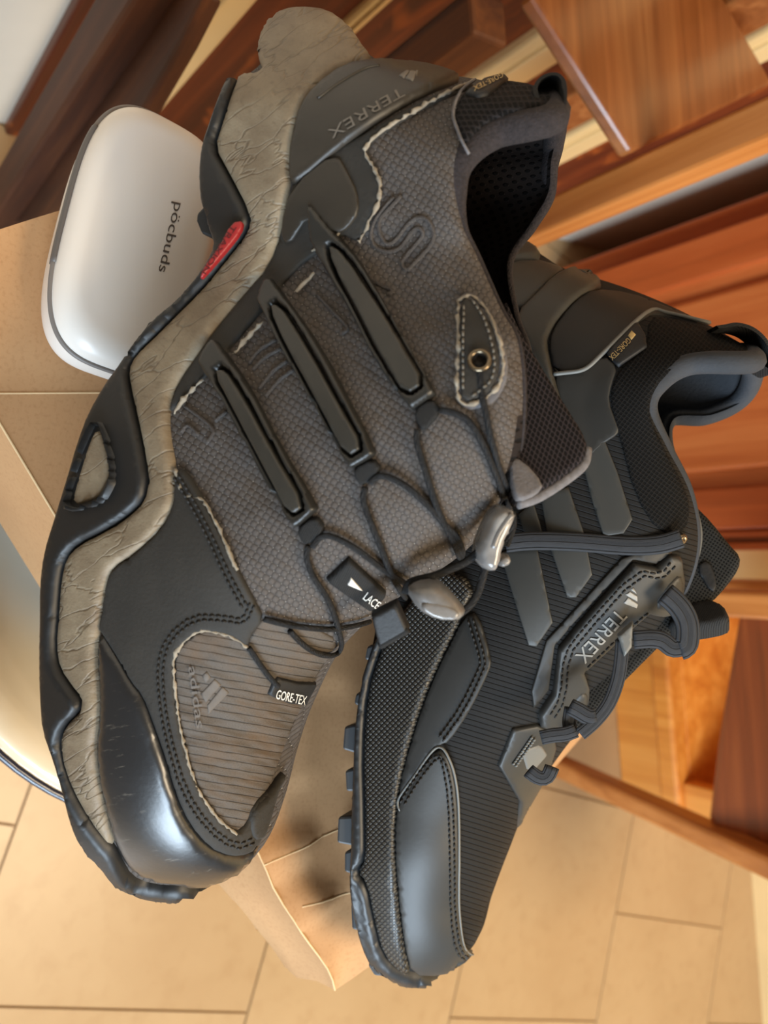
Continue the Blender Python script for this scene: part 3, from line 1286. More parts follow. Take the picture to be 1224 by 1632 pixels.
M_cap = M_cap.done(M_cap.mix(M_cap.math('MULTIPLY', sc_, .55), lin((28, 29, 31)), lin((112, 104, 90))), M_cap.math('ADD', M_cap.math('MULTIPLY', sc_, .3), .33), M_cap.bump(M_cap.noise(o_, 500, 3), .12, .0005), Coat_Weight=.5, Coat_Roughness=.28)
n_ = NT('taupe_midsole_foam')
uvn = n_.coord('UV', 35, (1, 3.2, 1))
vor = n_.n('ShaderNodeTexVoronoi', feature='DISTANCE_TO_EDGE')
wv_ = n_.n('ShaderNodeVectorMath', operation='ADD')
ns_ = n_.n('ShaderNodeTexNoise')
ns_.inputs['Scale'].default_value = 1.6
n_.l(uvn, ns_.inputs['Vector'])
n_.l(uvn, wv_.inputs[0])
n_.l(ns_.outputs['Color'], wv_.inputs[1])
n_.l(wv_.outputs[0], vor.inputs['Vector'])
vor.inputs['Scale'].default_value = .95
cr = n_.step(vor.outputs['Distance'], .0, .05)
big = n_.noise(n_.coord('UV'), 1.3, 5, .6)
c_ = n_.mix(n_.step(big, .35, .7), lin((110, 95, 75)), lin((140, 127, 105)))
c_ = n_.mix(n_.math('MULTIPLY', n_.step(n_.noise(n_.coord('UV'), 9, 4), .55, .75), .5), c_, lin((92, 76, 58)))
c_ = n_.mix(n_.math('MULTIPLY', n_.math('MULTIPLY', n_.math('SUBTRACT', 1.0, cr), n_.step(n_.noise(n_.coord('UV'), .9, 2), .4, .6)), .4), c_, lin((60, 50, 40)))
M_taupe = n_.done(c_, .6, n_.bump(cr, .4, .0012, n_.bump(n_.noise(n_.coord('UV'), 26, 3), .25, .0006)))
M_fray = plain('frayed_white_edge', (142, 132, 116), .9, .25, 300, .5, 900)
M_thread = plain('dark_thread', (24, 22, 20), .7)
M_thread_l = plain('grey_thread', (104, 98, 88), .75)
M_lace = cloth('braided_cord', (8, 8, 8), (36, 36, 37), (140, 138, 134), .10, 35, True, .6, .7, row=.30, dot=(.2, .5))
M_tonguem = holes('tongue_mesh', (8, 7, 8), (54, 48, 50), .085, 14)
M_liner = holes('perforated_liner', (6, 5, 5), (36, 30, 28), .16, 20, hole=(.6, .8))
M_roll = plain('fuzzy_collar_cloth', (40, 34, 35), .95, .35, 900, .8, 1400)
M_darkmesh = holes('black_heel_mesh', (5, 5, 5), (38, 35, 36), .10, 60)
M_greybind = plain('grey_binding', (104, 101, 102), .9, .2, 500, .4, 900)
M_web = ribbed('black_webbing', (8, 8, 8), (40, 40, 40), .03, 60)
M_label = plain('woven_label', (18, 18, 19), .6, .1, 300, .2, 900)
M_white = plain('white_print', (226, 222, 212), .6)
M_gold = plain('gold_print', (196, 168, 112), .5)
M_greyprint = plain('faded_grey_print', (104, 98, 90), .55)
M_red = plain('red_rubber', (138, 26, 28), .45)
M_steel = plain('brass_eyelet', (122, 108, 88), .25, Metallic=.9)
M_lock = NT('smoky_clear_plastic')
M_lock = M_lock.done(M_lock.mix(M_lock.step(M_lock.noise(M_lock.coord('Object'), 90, 3), .4, .65), lin((150, 148, 146)), lin((206, 202, 196))), .16, Transmission_Weight=.35, IOR=1.45, Coat_Weight=.5)
M_lock2 = plain('silver_toggle', (128, 126, 124), .34, .3, 120, .15, 300, Metallic=.3)

D0 = .2482


def dl(y):
    return D0 + .007 * ((y - 700) / 700.0)


old_st = [
    dict(px=[(420, 88), (434, 40), (480, 19), (546, 42), (592, 99), (680, 112), (755, 133), (882, 148)], w=.012, D=dl(40) + .038, y=.5, m=(884, 150)),
    dict(px=[(413, 104), (470, 66), (560, 88), (640, 120), (740, 150), (892, 182)], w=.044, D=dl(90) + .018, y=.85, m=(897, 180)),
    dict(px=[(392, 122), (520, 118), (650, 150), (800, 205)], w=.061, D=dl(120) + .008, y=.85, m=(892, 228)),
    dict(px=[(358, 165), (560, 190), (742, 252)], w=.069, D=dl(160), y=.82, m=(884, 265)),
    dict(px=[(336, 235), (530, 265), (731, 312)], w=.073, D=dl(230), y=.80, m=(879, 315)),
    dict(px=[(331, 305), (540, 330), (738, 362)], w=.075, D=dl(300), y=.78, m=(852, 362)),
    dict(px=[(345, 385), (560, 400), (760, 408)], w=.076, D=dl(380), y=.75, m=(815, 420)),
    dict(px=[(310, 465), (560, 460), (796, 488)], w=.078, D=dl(460), y=.68, m=(825, 500)),
    dict(px=[(232, 540), (500, 545), (826, 548)], w=.081, D=dl(540), y=.55, m=(845, 560)),
    dict(px=[(142, 680), (490, 670), (832, 668)], w=.085, D=dl(680), y=.30, m=(850, 670)),
    dict(px=[(108, 795), (460, 780), (812, 770)], w=.091, D=dl(790), y=.05, ym=.0, m=(815, 770)),
    dict(px=[(80, 895), (430, 885), (742, 872)], w=.097, D=dl(900), y=-.2),
    dict(px=[(76, 995), (380, 985), (620, 958)], w=.101, D=dl(1000), y=-.3),
    dict(px=[(76, 1080), (350, 1065), (530, 1035)], w=.102, D=dl(1080), y=-.3),
    dict(px=[(80, 1160), (320, 1150), (477, 1132)], w=.100, D=dl(1160), y=-.3),
    dict(px=[(105, 1245), (290, 1240), (443, 1220)], w=.093, D=dl(1240), y=-.25),
    dict(px=[(130, 1320), (285, 1320), (424, 1300)], w=.080, D=dl(1310) + .004, y=-.2),
    dict(px=[(165, 1368), (285, 1370), (408, 1355)], w=.060, D=dl(1360) + .010, y=-.2),
    dict(px=[(196, 1400), (280, 1402), (375, 1392)], w=.036, D=dl(1400) + .020, y=-.1),
    dict(px=[(240, 1418), (285, 1420), (330, 1412)], w=.014, D=dl(1420) + .032, y=0),
]
ob = shoe_body(old_st, 28, (1.0, .05))
base_p = ob['V'].mean(0)
old = empty('trail_shoe', (base_p[0], base_p[1], Z_TOP), 'worn grey-black trail shoe with taupe midsole, rubber straps and thin cord laces', 'shoe', 'trail shoes on the box')
mesh_obj('upper', ob['V'], ob['F'], M_ripstop, old, uv=ob['uv'])
S = body_surf(ob)
NL = ob['N']
i_end = int(NL * .52)
lining_mesh('lining', ob, 1, i_end, .004, M_liner, old)

# sole
grey_r = [(595, 104), (550, 112), (505, 145), (482, 175), (472, 215), (467, 250), (465, 290), (457, 325), (451, 370), (433, 425), (392, 472), (339, 537), (310, 578), (282, 619), (272, 655), (272, 692), (282, 745), (282, 778), (280, 807), (261, 844), (221, 881), (184, 905), (174, 926), (167, 971), (161, 1003), (157, 1044), (163, 1105), (161, 1150), (157, 1191), (160, 1235), (172, 1290), (187, 1347)]
grey_l = [(165, 1325), (135, 1280), (110, 1226), (102, 1180), (110, 1154), (134, 1132), (137, 1113), (122, 1093), (102, 1064), (96, 1028), (100, 979), (104, 922), (112, 889), (131, 868), (180, 844), (212, 823), (237, 799), (243, 766), (241, 749), (235, 713), (225, 668), (214, 623), (210, 594), (221, 570), (261, 533), (323, 472), (359, 427), (388, 390), (402, 365), (404, 343), (370, 280), (347, 240), (360, 200), (375, 150), (382, 126), (424, 122), (414, 98), (414, 62), (432, 34), (456, 21), (482, 18), (522, 23), (552, 46), (576, 80)]
patch('midsole', grey_r + grey_l, S, M_taupe, old, th=.0028, bev=12, step=9)
out_l = [(368, 134), (345, 200), (331, 240), (327, 285), (332, 330), (345, 372), (352, 398), (338, 428), (318, 456), (290, 490), (252, 520), (226, 550), (198, 592), (178, 618), (152, 664), (136, 705), (118, 766), (100, 825), (82, 882), (76, 934), (76, 990), (75, 1050), (76, 1105), (80, 1160), (96, 1203), (110, 1250), (122, 1302), (140, 1345), (165, 1366), (188, 1402), (208, 1420), (250, 1427), (300, 1424), (334, 1416)]
out_r = [(300, 1412), (240, 1409), (210, 1395), (196, 1370), (187, 1349)] + grey_l[:grey_l.index((382, 126)) + 1]
patch('outsole', out_l + out_r, S, M_black, old, th=.0042, bev=7, step=8, inset=-.006)
tri = [(174, 680), (190, 725), (194, 762), (186, 780), (174, 799), (131, 811), (136, 785), (146, 750), (158, 712)]
tri_o = [(175, 664), (201, 718), (206, 768), (196, 792), (180, 811), (118, 824), (124, 785), (138, 740), (152, 700)]
fr = patch('outsole_window', tri_o, S, M_black, old, th=.0064, bev=6, step=6, lift=.0, hole=tri)
patch('midsole_window', tri, S, M_taupe, fr, th=.0046, bev=4, step=7, lift=.0002, label='taupe foam seen through the outsole window')
back = -ob['A']
for k, poly in enumerate([[(330, 322), (313, 340), (312, 352), (320, 372), (345, 382)], [(292, 484), (268, 488), (262, 500), (275, 512)], [(262, 506), (236, 512), (226, 530), (224, 548), (245, 540)],
                          [(180, 606), (170, 622), (168, 640), (186, 630)], [(156, 652), (140, 676), (134, 702), (134, 718), (148, 700)], [(108, 792), (96, 826), (100, 840), (114, 820)], [(80, 882), (75, 905), (75, 932), (88, 925)],
                          [(77, 960), (73, 980), (73, 1010), (88, 1005)], [(76, 1050), (74, 1075), (75, 1104), (90, 1100)], [(78, 1140), (80, 1165), (92, 1186), (100, 1178)],
                          [(121, 1296), (120, 1312), (133, 1338), (150, 1345), (150, 1320)], [(186, 1398), (196, 1412), (212, 1424), (225, 1416), (205, 1395)], [(238, 1424), (255, 1434), (272, 1438), (294, 1430), (300, 1422)]]):
    cx_, cy_ = np.mean([p[0] for p in poly]), np.mean([p[1] for p in poly])
    i_ = S.kd.find((cx_ + 12, cy_, 0))[1]
    prism('lug', poly, S.D[i_] + .001, back * .022, M_black, old, .0008)

# overlays
cap_top = [(412, 1341), (395, 1358), (365, 1361), (332, 1346), (302, 1311), (281, 1265), (266, 1210), (246, 1150), (230, 1106), (212, 1085), (192, 1048), (163, 1003)]
patch('toe_cap', [(158, 1044), (163, 1105), (161, 1150), (157, 1191), (160, 1235), (172, 1290), (187, 1345), (204, 1376), (232, 1397), (275, 1407), (320, 1411), (352, 1404), (385, 1386), (404, 1360)] + cap_top, S, M_cap, old, th=.0026, bev=16, step=9)
mud_edge = [(300, 750), (327, 795), (355, 848), (380, 905), (408, 958), (421, 983), (402, 1007), (394, 1028), (376, 1014), (359, 1007), (319, 1003), (286, 1032), (278, 1060), (282, 1118), (290, 1171), (312, 1248), (342, 1296), (374, 1326), (392, 1312), (402, 1282), (428, 1255), (434, 1258), (424, 1300)]
patch('mudguard', [(161, 1003), (167, 971), (174, 926), (184, 905), (221, 881), (261, 844), (280, 807), (282, 778), (284, 745)] + mud_edge + cap_top, S, M_suede, old, th=.0017, bev=5, step=9)
patch('vamp', [(394, 1028), (376, 1014), (359, 1007), (319, 1003), (286, 1032), (278, 1060), (282, 1118), (290, 1171), (312, 1248), (342, 1296), (374, 1326), (392, 1312), (402, 1282), (428, 1255), (446, 1205), (462, 1165), (480, 1125), (498, 1086), (524, 1046), (540, 1020), (500, 1000), (440, 985), (421, 983), (402, 1007)], S, M_vamp, old, th=.0006, bev=4, step=10)


def off_path(path, d):
    p = np.asarray(path, float)
    t = np.gradient(p, axis=0)
    n = np.stack([-t[:, 1], t[:, 0]], 1)
    n /= np.linalg.norm(n, axis=1)[:, None] + 1e-9
    return p + n * d


e1 = mud_edge[:5]
e2 = [(408, 958), (392, 990), (360, 985), (315, 985), (276, 1018), (263, 1058), (266, 1118), (275, 1175), (297, 1255), (330, 1308), (372, 1342), (400, 1330)]
stitches('stitching', [off_path(e1, 12), off_path(e1, 20), e2, off_path(e2, 8)], S, M_thread, old, .0019, 10, 6.5, .0004)
fe = mud_edge[6:17]
cord('frayed_edge', [(394, 1028), (376, 1014), (359, 1007), (319, 1003), (287, 1031), (279, 1060), (283, 1118), (291, 1171), (312, 1248), (342, 1296), (374, 1326)], S, .0004, M_fray, old, .0012, rag=.00025)
cord('frayed_edge', [(284, 748), (300, 790), (327, 842), (352, 880)][:2] + [(327, 797), (356, 850), (381, 907)], S, .00045, M_fray, old, .0012, rag=.0003)

# heel counter and quarter panel
patch('quarter_panel', [(470, 285), (520, 250), (600, 206), (680, 160), (752, 134), (756, 140), (690, 166), (612, 212), (584, 238), (600, 268), (609, 300), (604, 328), (592, 352), (574, 388), (545, 372), (520, 395), (470, 430), (400, 520), (330, 600), (290, 640), (276, 655), (272, 655), (282, 619), (339, 537), (392, 472), (433, 425), (451, 370)], S, M_suede, old, th=.0012, bev=3, step=9)
patch('heel_patch', [(470, 300), (540, 245), (558, 278), (574, 310), (576, 340), (560, 364), (540, 376), (500, 340), (462, 400), (452, 366)], S, M_tpu, old, th=.0012, bev=3, lift=.001, step=8)
hc = patch('heel_counter', [(597, 104), (640, 105), (690, 113), (732, 128), (728, 134), (680, 152), (612, 190), (550, 236), (482, 294), (466, 296), (466, 250), (472, 215), (482, 175), (505, 145), (550, 112)], S, M_tpu, old, th=.0028, bev=6, step=8)
lettering('print', 'TERREX', (640, 156), (530, 216), 15, S, M_greyprint, hc, lift=.0031)
for q in ([(646, 142), (652, 130), (662, 132), (658, 146)], [(636, 137), (646, 130), (652, 131), (644, 142)], [(660, 130), (664, 129), (662, 140)]):
    patch('logo_bar', q, S, M_greyprint, hc, th=.0003, bev=1, step=4, lift=.0028, smooth=0)
cord('moulded_line', [(512, 170), (545, 146), (585, 124), (605, 121)], S, .0005, M_tpu, hc, .0028)
cord('frayed_edge', [(752, 136), (690, 167), (640, 196), (612, 212), (584, 239), (590, 256), (601, 276), (609, 305), (602, 333), (590, 356), (575, 388)], S, .00045, M_fray, old, .0012, rag=.0003)
for px_ in ([(544, 372), (530, 388), (500, 402)], [(505, 438), (490, 452), (476, 468)], [(424, 517), (405, 535), (378, 566)], [(328, 608), (305, 630), (281, 662)]):
    cord('frayed_edge', px_, S, .0005, M_fray, old, .0013, rag=.0003)

# straps
def grow(poly, d):
    p = np.asarray(poly, float)
    t = np.roll(p, -1, 0) - np.roll(p, 1, 0)
    n = np.stack([t[:, 1], -t[:, 0]], 1)
    n /= np.linalg.norm(n, axis=1)[:, None]
    x, y = p[:, 0], p[:, 1]
    ar = np.sum(x * np.roll(y, -1) - np.roll(x, -1) * y)
    return p + n * d * (1 if ar > 0 else -1)


straps = [([(496, 318), (520, 350), (550, 385), (578, 420), (620, 496), (660, 566), (697, 628), (692, 634), (664, 654), (656, 654), (604, 586), (563, 504), (522, 435), (504, 398), (500, 385)],
           [(530, 388), (556, 412), (610, 500), (650, 562), (682, 616), (652, 636), (618, 586), (576, 508), (536, 430)]),
          ([(432, 438), (460, 478), (514, 553), (560, 640), (601, 720), (598, 727), (566, 746), (558, 744), (510, 660), (453, 561), (420, 495), (414, 488)],
           [(452, 490), (496, 556), (548, 650), (586, 712), (558, 730), (520, 660), (464, 560), (436, 500)]),
          ([(348, 540), (358, 556), (400, 614), (450, 712), (509, 808), (505, 815), (476, 840), (468, 836), (420, 752), (368, 655), (330, 595), (321, 582)],
           [(366, 590), (400, 640), (446, 724), (494, 804), (468, 823), (432, 752), (380, 656), (350, 602)])]
for outer, inner in straps:
    s_ = patch('strap', outer, S, M_strap, old, th=.0036, bev=5, step=4, smooth=1, hole=grow(inner, 2.6))
    patch('strap_inlay', inner, S, M_inlay, s_, th=.0036, bev=3, step=5, smooth=1)
loops_ = [[(660, 655), (690, 634), (706, 656), (678, 688), (668, 682)], [(563, 746), (596, 728), (612, 748), (582, 775), (570, 768)], [(474, 841), (505, 818), (522, 842), (494, 868), (482, 862)]]
for q in loops_:
    patch('webbing_loop', q, S, M_web, old, th=.002, bev=4, step=5)

# embossed outline lettering on the cloth
for px_ in ([(640, 312), (624, 330), (608, 346), (604, 366), (616, 390), (632, 382), (650, 358), (668, 346), (684, 352), (692, 374), (686, 392), (650, 432)], [(650, 432), (640, 420), (668, 384), (676, 372), (668, 362), (656, 370), (640, 394), (622, 402), (600, 396), (592, 380), (594, 360), (606, 340), (628, 314)],
            [(574, 430), (600, 452), (628, 464), (618, 470)], [(506, 470), (530, 496), (556, 524), (546, 532)], [(398, 580), (412, 560), (440, 542)], [(404, 590), (420, 572), (448, 556)], [(414, 620), (436, 592), (458, 576)], [(424, 632), (446, 606), (468, 590)],
            [(296, 648), (316, 662), (342, 686), (330, 706)], [(290, 690), (300, 676), (318, 694)], [(344, 672), (352, 664), (362, 656)]):
    cord('embossed_line', px_, S, .00055, M_ripstop, old, .0002)
# adidas mark on the vamp
M_embl = plain('embossed_vamp_mark', (92, 85, 78), .7, .1, 200, .2, 900)
lettering('embossed_print', 'adidas', (302, 1060), (313, 1158), 13, S, M_embl, old, lift=.0012)
for q in ([(322, 1076), (330, 1068), (336, 1078), (328, 1086)], [(320, 1104), (342, 1080), (352, 1090), (328, 1118)], [(330, 1122), (354, 1092), (364, 1102), (332, 1136)]):
    patch('embossed_bar', q, S, M_embl, old, th=.0003, bev=2, step=5, lift=.0006, smooth=0)

# eyelet patch
drop_o = [(727, 478), (746, 466), (768, 478), (796, 527), (810, 576), (806, 612), (790, 640), (768, 650), (743, 655), (724, 636), (728, 560)]
drop_i = [(734, 486), (746, 478), (764, 492), (786, 532), (796, 576), (790, 610), (772, 632), (746, 643), (733, 632), (735, 560)]
M_gcloth = plain('grey_backing_cloth', (92, 90, 92), .9, .2, 400, .4, 900)
eye_h = [(764 + 12 * math.cos(a), 580 + 12 * math.sin(a)) for a in np.linspace(0, 2 * math.pi, 14, endpoint=False)]
ep = patch('eyelet_patch', drop_o, S, M_gcloth, old, th=.0012, bev=3, step=4, hole=eye_h)
patch('patch_leather', drop_i, S, M_suede, ep, th=.0012, bev=3, lift=.0009, step=4, hole=eye_h, label='black leather facing')
stitches('stitching', [[(740, 494), (740, 560), (739, 628)], [(752, 486), (776, 526), (788, 576), (782, 610), (752, 634)]], S, M_thread_l, ep, .0024, 10, 6, .0003)
gd = grow(drop_i, 3.0)
cord('frayed_edge', list(gd) + [gd[0]], S, .0004, M_fray, ep, .0016, rag=.0003)
pc, nc = S.hit(764, 580)
t1 = np.cross(nc, [0, 0, 1])
t1 /= np.linalg.norm(t1)
t2 = np.cross(nc, t1)
ringp = [pc + nc * .0028 + (t1 * math.cos(a) + t2 * math.sin(a)) * .0024 for a in np.linspace(0, 2 * math.pi, 28, endpoint=False)]
v_, f_, u_ = tube_geo(ringp, .0006, 8, nrm=[nc] * 28, closed=True)
mesh_obj('eyelet', v_, f_, M_steel, ep, label='brass-grey metal eyelet')

# collar and tongue
def edge_px(i0, i1, side, j=-1):
    return [ob[side][i][j] for i in range(i0, i1)]


lat_edge = np.array(edge_px(0, i_end, 'lat'))
n_e = len(lat_edge)
rads = np.interp(np.linspace(0, 1, n_e), [0, .10, .28, .40, .55, 1], [.0040, .0042, .0032, .0016, .0011, .0008])
inw = -ob['A'] * .0016
v_, f_, u_ = tube_geo(lat_edge + inw - ob['u_up'] * rads[:, None] * .5, rads, 10)
mesh_obj('collar_roll', v_, f_, M_roll, old, uv=u_)
med_edge = np.array(edge_px(0, int(i_end * .92), 'med'))
rads = np.interp(np.linspace(0, 1, len(med_edge)), [0, .2, .5, 1], [.0040, .0030, .0014, .0010])
v_, f_, u_ = tube_geo(med_edge - ob['u_up'] * rads[:, None] * .6, rads, 10)
mesh_obj('collar_roll', v_, f_, M_roll, old, uv=u_)
patch('heel_mesh', [(756, 141), (800, 134), (850, 142), (876, 152), (884, 170), (850, 182), (800, 192), (765, 210), (742, 236), (732, 222), (722, 198), (728, 172), (740, 150)], S, M_darkmesh, old, th=.002, bev=8, step=8)
cord('collar_binding', [(756, 140), (734, 158), (722, 192), (730, 220), (740, 248)], S, .0004, M_greybind, old, .0022)
lab = patch('collar_label', [(742, 163), (770, 142), (798, 134), (808, 140), (776, 166), (762, 168)], S, M_label, old, th=.001, bev=2, lift=.0022, step=6, smooth=0)
lettering('print', 'GORE-TEX', (798, 137), (752, 160), 8, S, M_gold, lab, lift=.0036)
# pull loop: webbing ring standing behind the heel
hp = np.array(ob['lat'][2][-1])
lp = [(852, 164), (848, 146), (856, 130), (872, 121), (888, 121), (899, 132), (902, 150), (900, 172), (892, 192)]
Dl = [(R3.T @ (hp - [0, 0, CAM_H]))[2]] * len(lp)
pp = catmull([P(x, y, d + .004 * math.sin(i * .6)) for i, ((x, y), d) in enumerate(zip(lp, Dl))], 40)
ctr = pp.mean(0)
vdir = W(np.array([0, 0, 1.])) - np.array([0, 0, CAM_H])
Vb, Fb = [], []
for i, p in enumerate(pp):
    o_n = p - ctr
    o_n /= np.linalg.norm(o_n)
    for a_, b_ in ((-.5, 0), (.5, 0), (.5, 1), (-.5, 1)):
        Vb.append(p + vdir * (.011 * a_ + .004) - o_n * .0012 * b_)
for i in range(len(pp) - 1):
    for j in range(4):
        q = (j + 1) % 4
        Fb.append((i * 4 + j, i * 4 + q, i * 4 + 4 + q, i * 4 + 4 + j))
Fb += [(0, 1, 2, 3), tuple(len(Vb) - 4 + k for k in range(4))]
mesh_obj('pull_loop', Vb, Fb, M_web, old, smooth=False, uv=[(v[0] * 40, v[2] * 40) for v in Vb])

dT = float(ob['latD'].reshape(ob['N'], ob['M'])[int(NL * .5), -1])
tong = Sheet([(800, 580, dT + .010), (930, 715, dT + .004), (815, 800, dT - .004), (870, 690, dT - .001), (780, 720, dT - .001)])
tg = patch('tongue', [(800, 470), (826, 530), (850, 570), (890, 636), (926, 692), (935, 716), (930, 738), (900, 764), (856, 792), (822, 804), (812, 780), (800, 720), (780, 660), (806, 600), (800, 540)], tong, M_tonguem, old, th=.003, bev=10, step=9, inset=-.004)
cord('tongue_binding', [(934, 716), (929, 740), (900, 765), (856, 793), (824, 804)], tong, .0016, M_greybind, tg, .0004)
patch('tongue_gusset', [(806, 734), (830, 742), (862, 778), (852, 794), (822, 806), (812, 790)], tong, M_greybind, tg, th=.0012, bev=4, lift=.0026, step=6)


class Multi:
    def __init__(s, *a):
        s.a = a

    def hit(s, x, y):
        best = None
        for q in s.a:
            p, n_ = q.hit(x, y)
            d = np.linalg.norm(p - np.array([0, 0, CAM_H]))
            if best is None or d < best[0]:
                best = (d, p, n_)
        return best[1], best[2]


class TongueLocal:
    """tongue only where it is"""
    def __init__(s, sheet, poly, other):
        s.s, s.p, s.o = sheet, np.asarray(poly, float), other

    def hit(s, x, y):
        if in_poly(np.array([[x, y]]), s.p)[0]:
            return s.s.hit(x, y)
        return s.o.hit(x, y)


ST = TongueLocal(tong, [(800, 560), (850, 570), (935, 716), (900, 764), (822, 804), (790, 740), (775, 660)], S)
LR = .00088
laces = [
    [(764, 584), (766, 620), (772, 660), (784, 720), (798, 770), (808, 812)],
    [(786, 660), (792, 690), (800, 730), (810, 780), (816, 815)],
    [(704, 655), (728, 660), (748, 672), (766, 704), (782, 745), (796, 785), (806, 808)],
    [(668, 684), (666, 702), (674, 732), (686, 775), (696, 808), (708, 836), (720, 862), (728, 884), (732, 872), (722, 846), (706, 830)],
    [(592, 768), (604, 757), (622, 758), (646, 770), (668, 788), (690, 810), (706, 832), (722, 858), (731, 876)],
    [(584, 774), (580, 792), (586, 812), (597, 842), (608, 872), (617, 898), (630, 926), (642, 946)],
    [(500, 868), (512, 852), (528, 850), (548, 858), (566, 868), (586, 882), (606, 898), (628, 912), (646, 924)],
    [(494, 866), (490, 882), (498, 910), (518, 942), (528, 968), (535, 996), (539, 1024), (530, 1038), (508, 1038), (486, 1026), (470, 1010), (460, 998)],
    [(421, 980), (444, 986), (474, 991), (522, 995), (560, 990), (584, 984)],
    [(396, 1026), (412, 1052), (426, 1074), (438, 1088)],
]
for px_ in laces:
    cord('lace', px_, ST, LR if len(px_) > 4 else .0008, M_lace, old, .0018)
# free cords to the locks
dC = float(ob['latD'].reshape(ob['N'], ob['M'])[int(NL * .60), -3]) - .010
free = Sheet([(640, 930, dC), (820, 800, dC), (740, 980, dC + .002)])
cord('lace', [(646, 946), (650, 930), (664, 924), (690, 918), (716, 908), (748, 892), (774, 866)], free, .0011, M_lace, old, 0)
cord('lace', [(730, 980), (748, 966), (760, 948), (768, 925), (774, 902)], free, .0011, M_lace, old, 0)
cord('lace', [(816, 815), (818, 836), (812, 856), (806, 870)], free, .001, M_lace, old, 0)
tgl = patch('cord_stop', [(646, 938), (662, 924), (690, 920), (714, 936), (736, 962), (740, 974), (728, 986), (694, 985), (664, 968)], free, M_lock2, old, th=.007, bev=24, step=6, inset=-.004, label='silver-grey cord stop')
patch('cord_stop_face', [(668, 952), (700, 954), (726, 966), (724, 980), (692, 978), (668, 964)], free, M_lock2, tgl, th=.0008, bev=4, step=5, lift=.0064)
lk = patch('cord_lock', [(778, 818), (792, 804), (806, 806), (818, 814), (810, 842), (798, 864), (792, 900), (782, 910), (760, 900), (756, 872), (764, 850), (772, 832)], free, M_lock, old, th=.007, bev=13, step=5, inset=-.004, label='smoky clear cord lock')
patch('lock_button', [(790, 888), (808, 880), (812, 896), (794, 904)], free, M_lock2, lk, th=.004, bev=4, step=4)
cord('lock_groove', [(778, 868), (784, 850), (796, 830), (808, 815)], free, .0009, M_lock2, lk, .0066)
# lace pocket tab
lt = patch('lace_tab', [(520, 920), (556, 886), (614, 940), (588, 970)], S, M_web, old, th=.0022, bev=3, step=6, smooth=0)
lettering('print', 'LACE', (573, 942), (593, 960), 14, S, M_white, lt, lift=.0026, up=(.62, -.78))
patch('print_arrow', [(552, 921), (558, 911), (574, 930)], S, M_white, lt, th=.0003, bev=1, step=4, lift=.0024, smooth=0)
tabD = Sheet([(586, 966, dC + .004), (630, 952, dC + .002), (605, 1030, dC + .008)])
tb_ = patch('tab_end', [(592, 978), (632, 958), (652, 1002), (606, 1028), (600, 1010)], tabD, M_label, old, th=.002, bev=4, step=6, smooth=0, inset=-.002)
cord('tab_hem', [(606, 1026), (651, 1000)], tabD, .0012, M_web, tb_, .001)
# GORE-TEX flag label at the toe of the lacing
gl = patch('flag_label', [(424, 1104), (432, 1084), (440, 1076), (470, 1084), (502, 1086), (482, 1122), (455, 1118)], S, M_label, old, th=.0018, bev=2, step=5, smooth=0)
lettering('print', 'GORE-TEX', (432, 1107), (477, 1119), 15, S, M_white, gl, lift=.0022)
# red outsole label
Dr = S.D[S.kd.find((360, 400, 0))[1]]
red_s = Sheet([(390, 360, Dr - .006), (322, 452, Dr - .006), (370, 420, Dr - .006)])
rl = patch('traction_label', [(372, 362), (392, 358), (388, 376), (366, 404), (340, 434), (322, 453), (328, 432), (352, 402)], red_s, M_red, old, th=.0012, bev=3, lift=.003, step=5, label='red rubber label')
M_redd = plain('dark_red_print', (70, 8, 12), .5)
lettering('print', 'TRAXION', (374, 366), (326, 440), 9, red_s, M_redd, rl, lift=.0044)
# toe bumper lip stitched piece at the vamp's end
patch('toe_tab', [(392, 1312), (402, 1284), (428, 1256), (446, 1228), (450, 1236), (436, 1262), (424, 1304), (412, 1338), (396, 1334)], S, M_suede, old, th=.0026, bev=4, step=6)
# ================================================================== the new shoe
K_up = ribbed('black_knit_rib', (6, 6, 6), (30, 29, 28), .082, -17, bump=.6, fine_scale=60, wobble=.1)
K_smooth = plain('black_film_overlay', (47, 47, 45), .5, .08, 60, .05, 500)
K_smooth2 = plain('charcoal_film', (38, 37, 34), .55, .08, 60, .05, 500)
K_stripe = plain('grey_film_stripe', (54, 54, 51), .5, .05, 60, .04, 500)
K_heel = plain('matt_black_heel', (24, 22, 20), .6, .1, 60, .05, 500)
K_clip = plain('heel_clip_rubber', (56, 53, 46), .5, .1, 60, .05, 500)
K_out = plain('new_black_rubber', (32, 34, 36), .45, .1, 50, .04, 400)
K_lug = plain('lug_rubber', (48, 51, 54), .5, .1, 60)
K_mesh = holes('black_collar_mesh', (3, 3, 3), (26, 24, 22), .085, 8, stretch=1.0)
K_lin = plain('soft_blue_grey_lining', (48, 51, 56), .85, .12, 100, .3, 900)
K_lace = ribbed('flat_lace_weave', (4, 4, 4), (58, 60, 64), .25, 0, bump=.6, fine_scale=30)
K_tong = holes('tongue_weave', (5, 5, 5), (48, 47, 44), .07, 12, stretch=1.0, hole=(.45, .7))
K_pipe = plain('grey_piping', (104, 104, 100), .5)
M_print2 = plain('pale_grey_print', (150, 148, 142), .55)
n_ = NT('dotted_midsole')
uv_ = n_.coord('UV', 45, (16, 16, 1))
sx_ = n_.n('ShaderNodeSeparateXYZ')
n_.l(uv_, sx_.inputs[0])
a_ = n_.math('ABSOLUTE', n_.math('SINE', n_.math('MULTIPLY', sx_.outputs[0], math.pi)))
b_ = n_.math('ABSOLUTE', n_.math('SINE', n_.math('MULTIPLY', sx_.outputs[1], math.pi)))
h_ = n_.step(n_.math('MULTIPLY', a_, b_), .25, .6)
